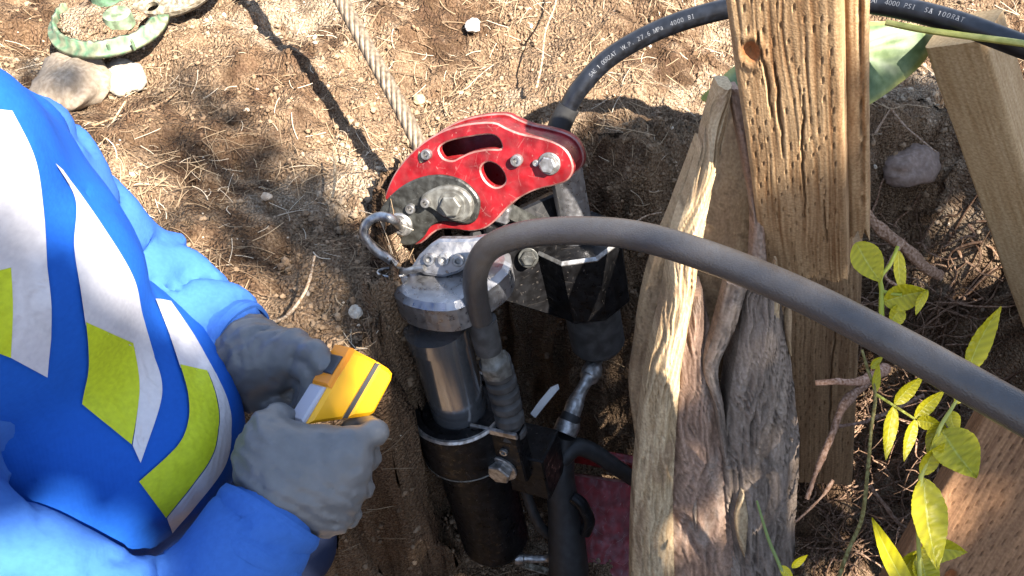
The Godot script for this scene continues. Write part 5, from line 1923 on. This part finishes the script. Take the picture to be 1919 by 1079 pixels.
func make_valve_box() -> void:
	# round lid with a finger hole, tilted on the ground
	var lid := thing("round_cover", "round dusty cream valve cover with a finger hole lying by the green ring", "cover")
	var o := on_ground(336, -2, 0.06)
	var n := Vector3(-0.12, 0.96, 0.25).normalized()
	var ex := Vector3.RIGHT - n * n.x
	ex = ex.normalized()
	var ey := n.cross(ex).normalized()
	var r := 0.106
	var disc := PackedVector2Array()
	for i in 64:
		disc.append(Vector2(cos(TAU * i / 64.0), sin(TAU * i / 64.0)) * r)
	var hole := PackedVector2Array()
	var hc := on_plane(283, 10, o, n) - o
	for i in 20:
		hole.append(Vector2(hc.dot(ex), hc.dot(ey)) + Vector2(cos(TAU * i / 20.0) * 0.013, sin(TAU * i / 20.0) * 0.011))
	var mb := Mb.new()
	plate(mb, disc, o, ex, ey, 0.012, 0.003, [hole])
	put("disc", mb, M.lid_plastic, lid)
	mb = Mb.new()
	var ring := []
	for i in 49:
		var a := TAU * i / 48.0
		ring.append(v4(o + (ex * cos(a) + ey * sin(a)) * (r - 0.009) - n * 0.016, 0.006))
	tube(mb, ring, 8)
	put("rim", mb, M.lid_plastic, lid)
	# green broken ring next to it: a part-round wall with ledge, stub and lug
	var box_ := thing("valve_box", "broken green plastic valve box ring half filled with dirt", "valve box")
	var c := on_ground(212, 58, 0.012)
	var col := Color(0.10, 0.22, 0.12)
	mb = Mb.new()
	var seg := 46
	var prof := [Vector2(0.094, 0.0), Vector2(0.104, 0.0), Vector2(0.104, 0.008), Vector2(0.094, 0.010), Vector2(0.092, 0.024), Vector2(0.086, 0.025), Vector2(0.084, 0.008)]
	for i in seg + 1:
		var a := deg_to_rad(lerpf(-200.0, 18.0, float(i) / seg))
		var dir := Vector3(cos(a), 0, -sin(a))
		for p in prof:
			var top: float = p.y
			if top > 0.02:
				top += 0.006 * noise.get_noise_1d(i * 6.0)
				top -= 0.02 * smoothstep(0.86, 1.0, float(i) / seg)
			var dusty := clampf(0.35 + noise.get_noise_3d(dir.x * 9.0, p.y * 60.0, dir.z * 9.0) * 1.4, 0.0, 0.9)
			mb.add(c + dir * p.x + Vector3(0, top, 0), col.lerp(Color(0.40, 0.36, 0.24), dusty))
	var m := prof.size()
	for i in seg:
		for k in m:
			var a := i * m + k
			var b := i * m + (k + 1) % m
			mb.quad(a, a + m, b + m, b)
	put("ring_wall", mb, M.green_plastic, box_)
	mb = Mb.new()
	var pile := []
	lump(mb, c + Vector3(-0.015, 0.006, 0.0), Vector3(0.078, 0.022, 0.074), Basis(), 0.35, 2.2, Vector3(4, 4, 4), func(p): return soil_color(p.x, p.z) * 1.1, 40, 20)
	put("dirt_fill", mb, M.soil, box_)
	mb = Mb.new()
	lathe(mb, [Vector2(0.028, 0.0), Vector2(0.028, 0.09), Vector2(0.024, 0.09), Vector2(0.023, 0.04)], c + Vector3(-0.012, 0.01, -0.045), Vector3(0.05, 1, -0.15), 28, Color(0.14, 0.27, 0.16))
	put("riser", mb, M.green_plastic, box_)
	mb = Mb.new()
	lathe(mb, [Vector2(0.026, 0.0), Vector2(0.024, 0.022), Vector2(0.018, 0.026), Vector2(0.0001, 0.026)], c + Vector3(0.028, 0.012, 0.018), Vector3(0, 1, 0), 24, Color(0.24, 0.33, 0.2))
	put("cap", mb, M.green_plastic, box_)
	for q in [[205, 95], [250, 88]]:
		mb = Mb.new()
		var at := on_plane(q[0], q[1] - 4, c + Vector3(0, 0, 0.092), Vector3(0, 0.2, 1).normalized())
		box(mb, at, Vector3.RIGHT, Vector3.UP, Vector3(0.004, 0.02, 0.006), 0.001, Color(0.16, 0.24, 0.14))
		put("rib", mb, M.green_plastic, box_)

func make_tree() -> void:
	# unseen tree behind the camera; leaf clumps and gaps are shaped for its shade
	var tree := thing("tree", "unseen leafy tree with its crown shaped to dapple the pit with shade", "tree")
	var sun := TOWARDS_SUN.normalized()
	var foot := Vector3(3.3, -0.02, 2.7)
	var mb := Mb.new()
	var fork := Vector3(3.0, 3.0, 2.5)
	tube(mb, spline([v4(foot, 0.19), v4(foot + Vector3(-0.05, 0.5, 0.0), 0.15), v4(foot + Vector3(-0.2, 1.3, -0.1), 0.13), v4(fork, 0.11), v4(Vector3(2.9, 4.6, 2.3), 0.07), v4(Vector3(2.7, 6.2, 2.2), 0.03)], 40), 14, Color(1, 1, 1), 0.3, 12.0)
	put("trunk", mb, M.tree_bark, tree)
	var clumps := []   # [middle, radius, leaves]
	var over := func(p: Vector3, up: float, r: float, count: int) -> void:
		clumps.append([p + sun * (up * 1.9), r, count])
	shade_spots(over)
	var lit := lit_spots()
	var shape := Mb.new()
	var lw := [[0, 0.0], [0.25, 0.42], [0.5, 0.5], [0.75, 0.36], [1.0, 0.0]]
	for k in lw:
		shape.add(Vector3(k[0], -0.06 * sin(PI * k[0]), -k[1] * 0.5)); shape.add(Vector3(k[0], 0.06 * k[0], 0)); shape.add(Vector3(k[0], -0.06 * sin(PI * k[0]), k[1] * 0.5))
	for j in 4:
		for i in 2:
			var a := j * 3 + i
			shape.quad(a, a + 1, a + 4, a + 3)
	var where := []
	for c in clumps:
		var limb := Mb.new()
		var mid: Vector3 = c[0]
		var from := fork.lerp(Vector3(2.85, 5.0, 2.28), clampf((mid.y - 3.6) * 0.6, 0.0, 1.0))
		tube(limb, spline([v4(from, 0.022), v4(from.lerp(mid, 0.4) + Vector3(0, 0.14, 0), 0.014), v4(from.lerp(mid, 0.8) + Vector3(0, 0.06, 0), 0.008), v4(mid, 0.004)], 16), 7, Color(1, 1, 1), 0.2, 20.0)
		put("limb", limb, M.tree_bark, tree)
		for i in int(c[2] * 1.35):
			var d := Vector3(rng.randfn(), rng.randfn() * 0.7, rng.randfn()) * 0.5
			if d.length() > 1.15:
				d = d.normalized() * 1.15 * rng.randf()
			var p: Vector3 = mid + d * c[1]
			var b := Basis(Vector3(rng.randf() - 0.5, rng.randf() - 0.5, rng.randf() - 0.5).normalized(), rng.randf_range(0, TAU)) * Basis.from_scale(Vector3.ONE * rng.randf_range(0.05, 0.085))
			var free := true
			for k in lit:
				var away: Vector3 = p - k[0]
				if (away - sun * away.dot(sun)).length() < k[1]:
					free = false
					break
			if free:
				where.append(Transform3D(b, p))
	var mm := MultiMesh.new()
	mm.transform_format = MultiMesh.TRANSFORM_3D
	mm.mesh = shape.mesh(M.crown_leaf)
	mm.instance_count = where.size()
	for i in where.size():
		mm.set_instance_transform(i, where[i])
	var o := MultiMeshInstance3D.new()
	o.multimesh = mm
	o.name = "crown"
	o.set_meta("kind", "stuff")
	tree.add_child(o)

func shade_spots(over: Callable) -> void:
	# places of the picture that lie in leaf shade
	for s in [
		[V(60, 800, 0.80), 2.6, 0.17, 460], [V(180, 760, 0.82), 2.7, 0.15, 420], [V(60, 650, 0.78), 2.5, 0.10, 120], [V(300, 800, 0.86), 2.6, 0.11, 170],
		[V(400, 830, 0.86), 2.5, 0.10, 150], [V(540, 850, 0.86), 2.6, 0.10, 260], [V(470, 680, 0.95), 2.7, 0.08, 90], [V(560, 660, 0.95), 2.6, 0.07, 80], [V(480, 950, 0.85), 2.5, 0.11, 240], [V(380, 1040, 0.82), 2.6, 0.1, 200],
		[V(1460, 420, 1.1), 2.6, 0.10, 110], [V(1430, 250, 1.0), 2.4, 0.08, 60], [V(1520, 480, 1.2), 2.7, 0.10, 130], [V(1500, 700, 1.3), 2.6, 0.14, 230], [V(1540, 640, 1.36), 2.6, 0.1, 220], [V(1540, 800, 1.45), 2.6, 0.12, 260], [V(1520, 980, 1.6), 2.6, 0.14, 300], [V(1440, 850, 1.2), 2.5, 0.13, 220], [V(1420, 1020, 1.2), 2.5, 0.13, 220],
		[V(1620, 760, 1.3), 2.8, 0.16, 240], [V(1680, 900, 1.3), 2.8, 0.16, 240], [V(1800, 350, 1.25), 2.6, 0.10, 150], [V(1760, 200, 1.2), 2.5, 0.08, 110], [V(1880, 560, 1.3), 2.6, 0.11, 150], [V(1700, 300, 1.5), 2.9, 0.2, 420], [V(1680, 450, 1.45), 2.8, 0.16, 420], [V(1760, 600, 1.45), 2.8, 0.14, 280], [V(1680, 200, 1.5), 2.8, 0.1, 180], [V(1850, 980, 1.1), 2.7, 0.15, 190],
		[V(1240, 330, 1.4), 2.8, 0.15, 230], [V(1150, 260, 1.45), 2.7, 0.08, 90], [V(1180, 400, 1.4), 2.7, 0.10, 160],
		[V(760, 850, 1.5), 2.5, 0.16, 260], [V(960, 860, 1.4), 2.6, 0.13, 240], [V(900, 700, 1.36), 2.6, 0.1, 160], [V(1080, 800, 1.5), 2.7, 0.14, 260], [V(1080, 560, 1.45), 2.6, 0.1, 160], [V(740, 650, 1.35), 2.5, 0.07, 110], [V(700, 1000, 1.6), 2.6, 0.18, 280], [V(900, 980, 1.6), 2.6, 0.16, 220],
		[V(350, 160, 1.5), 3.0, 0.02, 5], [V(400, 215, 1.47), 3.0, 0.022, 6], [V(470, 270, 1.43), 3.0, 0.025, 7], [V(560, 340, 1.36), 3.0, 0.028, 9], [V(620, 410, 1.33), 3.0, 0.034, 14], [V(655, 460, 1.3), 3.0, 0.04, 20], [V(375, 400, 1.33), 3.0, 0.028, 10], [V(440, 465, 1.3), 3.0, 0.028, 8], [V(90, 130, 1.55), 3.0, 0.05, 24],
	]:
		over.call(s[0], s[1], s[2], s[3])

func lit_spots() -> Array:
	# gaps in the crown: places of the picture that the sun reaches, with the size of the patch
	var out := []
	for s in [
		[120, 290, 0.90, 0.06], [220, 400, 0.95, 0.06], [330, 490, 1.0, 0.06], [430, 570, 1.0, 0.05], [40, 350, 0.72, 0.08], [150, 450, 0.78, 0.07], [240, 600, 0.82, 0.05], [330, 620, 0.85, 0.05], [420, 740, 0.88, 0.025], [60, 1020, 0.78, 0.07], [150, 1020, 0.78, 0.07], [230, 1040, 0.80, 0.06],
		[660, 730, 0.90, 0.06], [700, 700, 0.90, 0.06], [850, 290, 1.27, 0.09], [1000, 290, 1.27, 0.09], [800, 380, 1.26, 0.07], [820, 500, 1.23, 0.06], [760, 540, 1.25, 0.05], [690, 870, 0.87, 0.012], [665, 950, 0.88, 0.012],
		[930, 460, 1.10, 0.04], [1000, 437, 1.06, 0.04], [1100, 430, 1.02, 0.04], [1200, 440, 0.98, 0.04], [1330, 480, 0.925, 0.04], [1420, 520, 0.89, 0.04], [1520, 560, 0.86, 0.04], [1620, 610, 0.83, 0.04], [1720, 665, 0.8, 0.04], [1850, 740, 0.76, 0.04],
		[1360, 200, 1.06, 0.055], [1325, 330, 1.09, 0.055], [1280, 480, 1.12, 0.055], [1260, 600, 1.15, 0.05], [1240, 700, 1.17, 0.05], [1230, 850, 1.2, 0.05], [1225, 1000, 1.25, 0.05], [1225, 1079, 1.28, 0.05],
		[1570, 150, 0.92, 0.05], [1575, 300, 1.0, 0.05], [1450, 120, 0.9, 0.06], [1480, 260, 0.98, 0.05], [1800, 850, 0.96, 0.07], [1740, 980, 0.96, 0.07], [1690, 780, 1.08, 0.06], [1850, 950, 1.06, 0.07], [1630, 490, 1.05, 0.04], [1690, 560, 1.04, 0.04], [1850, 650, 0.98, 0.04], [1600, 715, 1.25, 0.025], [1870, 200, 1.15, 0.03], [1900, 400, 1.22, 0.04],
		[200, 60, 1.63, 0.14], [300, 300, 1.42, 0.06], [500, 150, 1.55, 0.12], [560, 60, 1.62, 0.15], [900, 100, 1.58, 0.14], [640, 560, 1.22, 0.06], [600, 600, 1.2, 0.06], [480, 400, 1.32, 0.05], [700, 150, 1.5, 0.1], [1200, 60, 1.25, 0.1], [350, 60, 1.65, 0.14], [1150, 110, 1.28, 0.06],
	]:
		out.append([V(s[0], s[1], s[2]), s[3]])
	return out

# ---------------------------------------------------------------- build
func _ready() -> void:
	var cam := Camera3D.new()
	cam.name = "camera"
	cam.fov = FOV
	cam.near = 0.02
	cam.far = 300.0
	cam.position = CAM_POS
	cam.rotation_degrees = Vector3(-PITCH, 0, 0)
	add_child(cam)
	cam.current = true
	var sky_mat := ProceduralSkyMaterial.new()
	sky_mat.sky_top_color = Color(0.46, 0.54, 0.67)
	sky_mat.sky_horizon_color = Color(0.80, 0.80, 0.80)
	sky_mat.sky_curve = 0.18
	sky_mat.ground_horizon_color = Color(0.55, 0.5, 0.42)
	sky_mat.ground_bottom_color = Color(0.3, 0.24, 0.18)
	sky_mat.sky_energy_multiplier = 0.88
	var sky := Sky.new()
	sky.sky_material = sky_mat
	var env := Environment.new()
	env.background_mode = Environment.BG_SKY
	env.sky = sky
	env.tonemap_mode = Environment.TONE_MAPPER_LINEAR
	env.tonemap_exposure = 4.9
	env.sdfgi_enabled = true
	env.ssao_enabled = true
	env.ssil_enabled = true
	var we := WorldEnvironment.new()
	we.name = "environment"
	we.environment = env
	add_child(we)
	var sun := DirectionalLight3D.new()
	sun.name = "sun"
	sun.light_energy = 1.6
	sun.light_color = Color(1.0, 0.965, 0.92)
	sun.light_angular_distance = 0.55
	sun.shadow_enabled = true
	add_child(sun)
	sun.look_at_from_position(TOWARDS_SUN * 5.0, Vector3.ZERO, Vector3.UP)
	# noise for every shape
	rng.seed = 20240611
	noise.seed = 11
	noise.noise_type = FastNoiseLite.TYPE_SIMPLEX_SMOOTH
	noise.frequency = 1.0
	noise.fractal_octaves = 3
	fiber.seed = 23
	fiber.noise_type = FastNoiseLite.TYPE_SIMPLEX
	fiber.frequency = 1.0
	fiber.fractal_octaves = 2
	cells.seed = 37
	cells.noise_type = FastNoiseLite.TYPE_CELLULAR
	cells.frequency = 1.0
	cells.fractal_type = FastNoiseLite.FRACTAL_NONE
	var t := Time.get_ticks_msec()
	make_materials()
	make_rim()
	t = lap("materials", t)
	make_ground()
	t = lap("ground", t)
	make_timbers()
	t = lap("timbers", t)
	make_machine()
	make_hoses()
	make_rope()
	t = lap("machine", t)
	make_person()
	make_remote()
	t = lap("person", t)
	make_valve_box()
	make_broad_leaf()
	make_vines()
	make_stones()
	make_roots()
	t = lap("plants", t)
	make_litter()
	t = lap("litter", t)
	make_tree()
	t = lap("tree", t)

func lap(what: String, since: int) -> int:
	var now := Time.get_ticks_msec()
	print("%s %d ms" % [what, now - since])
	return now
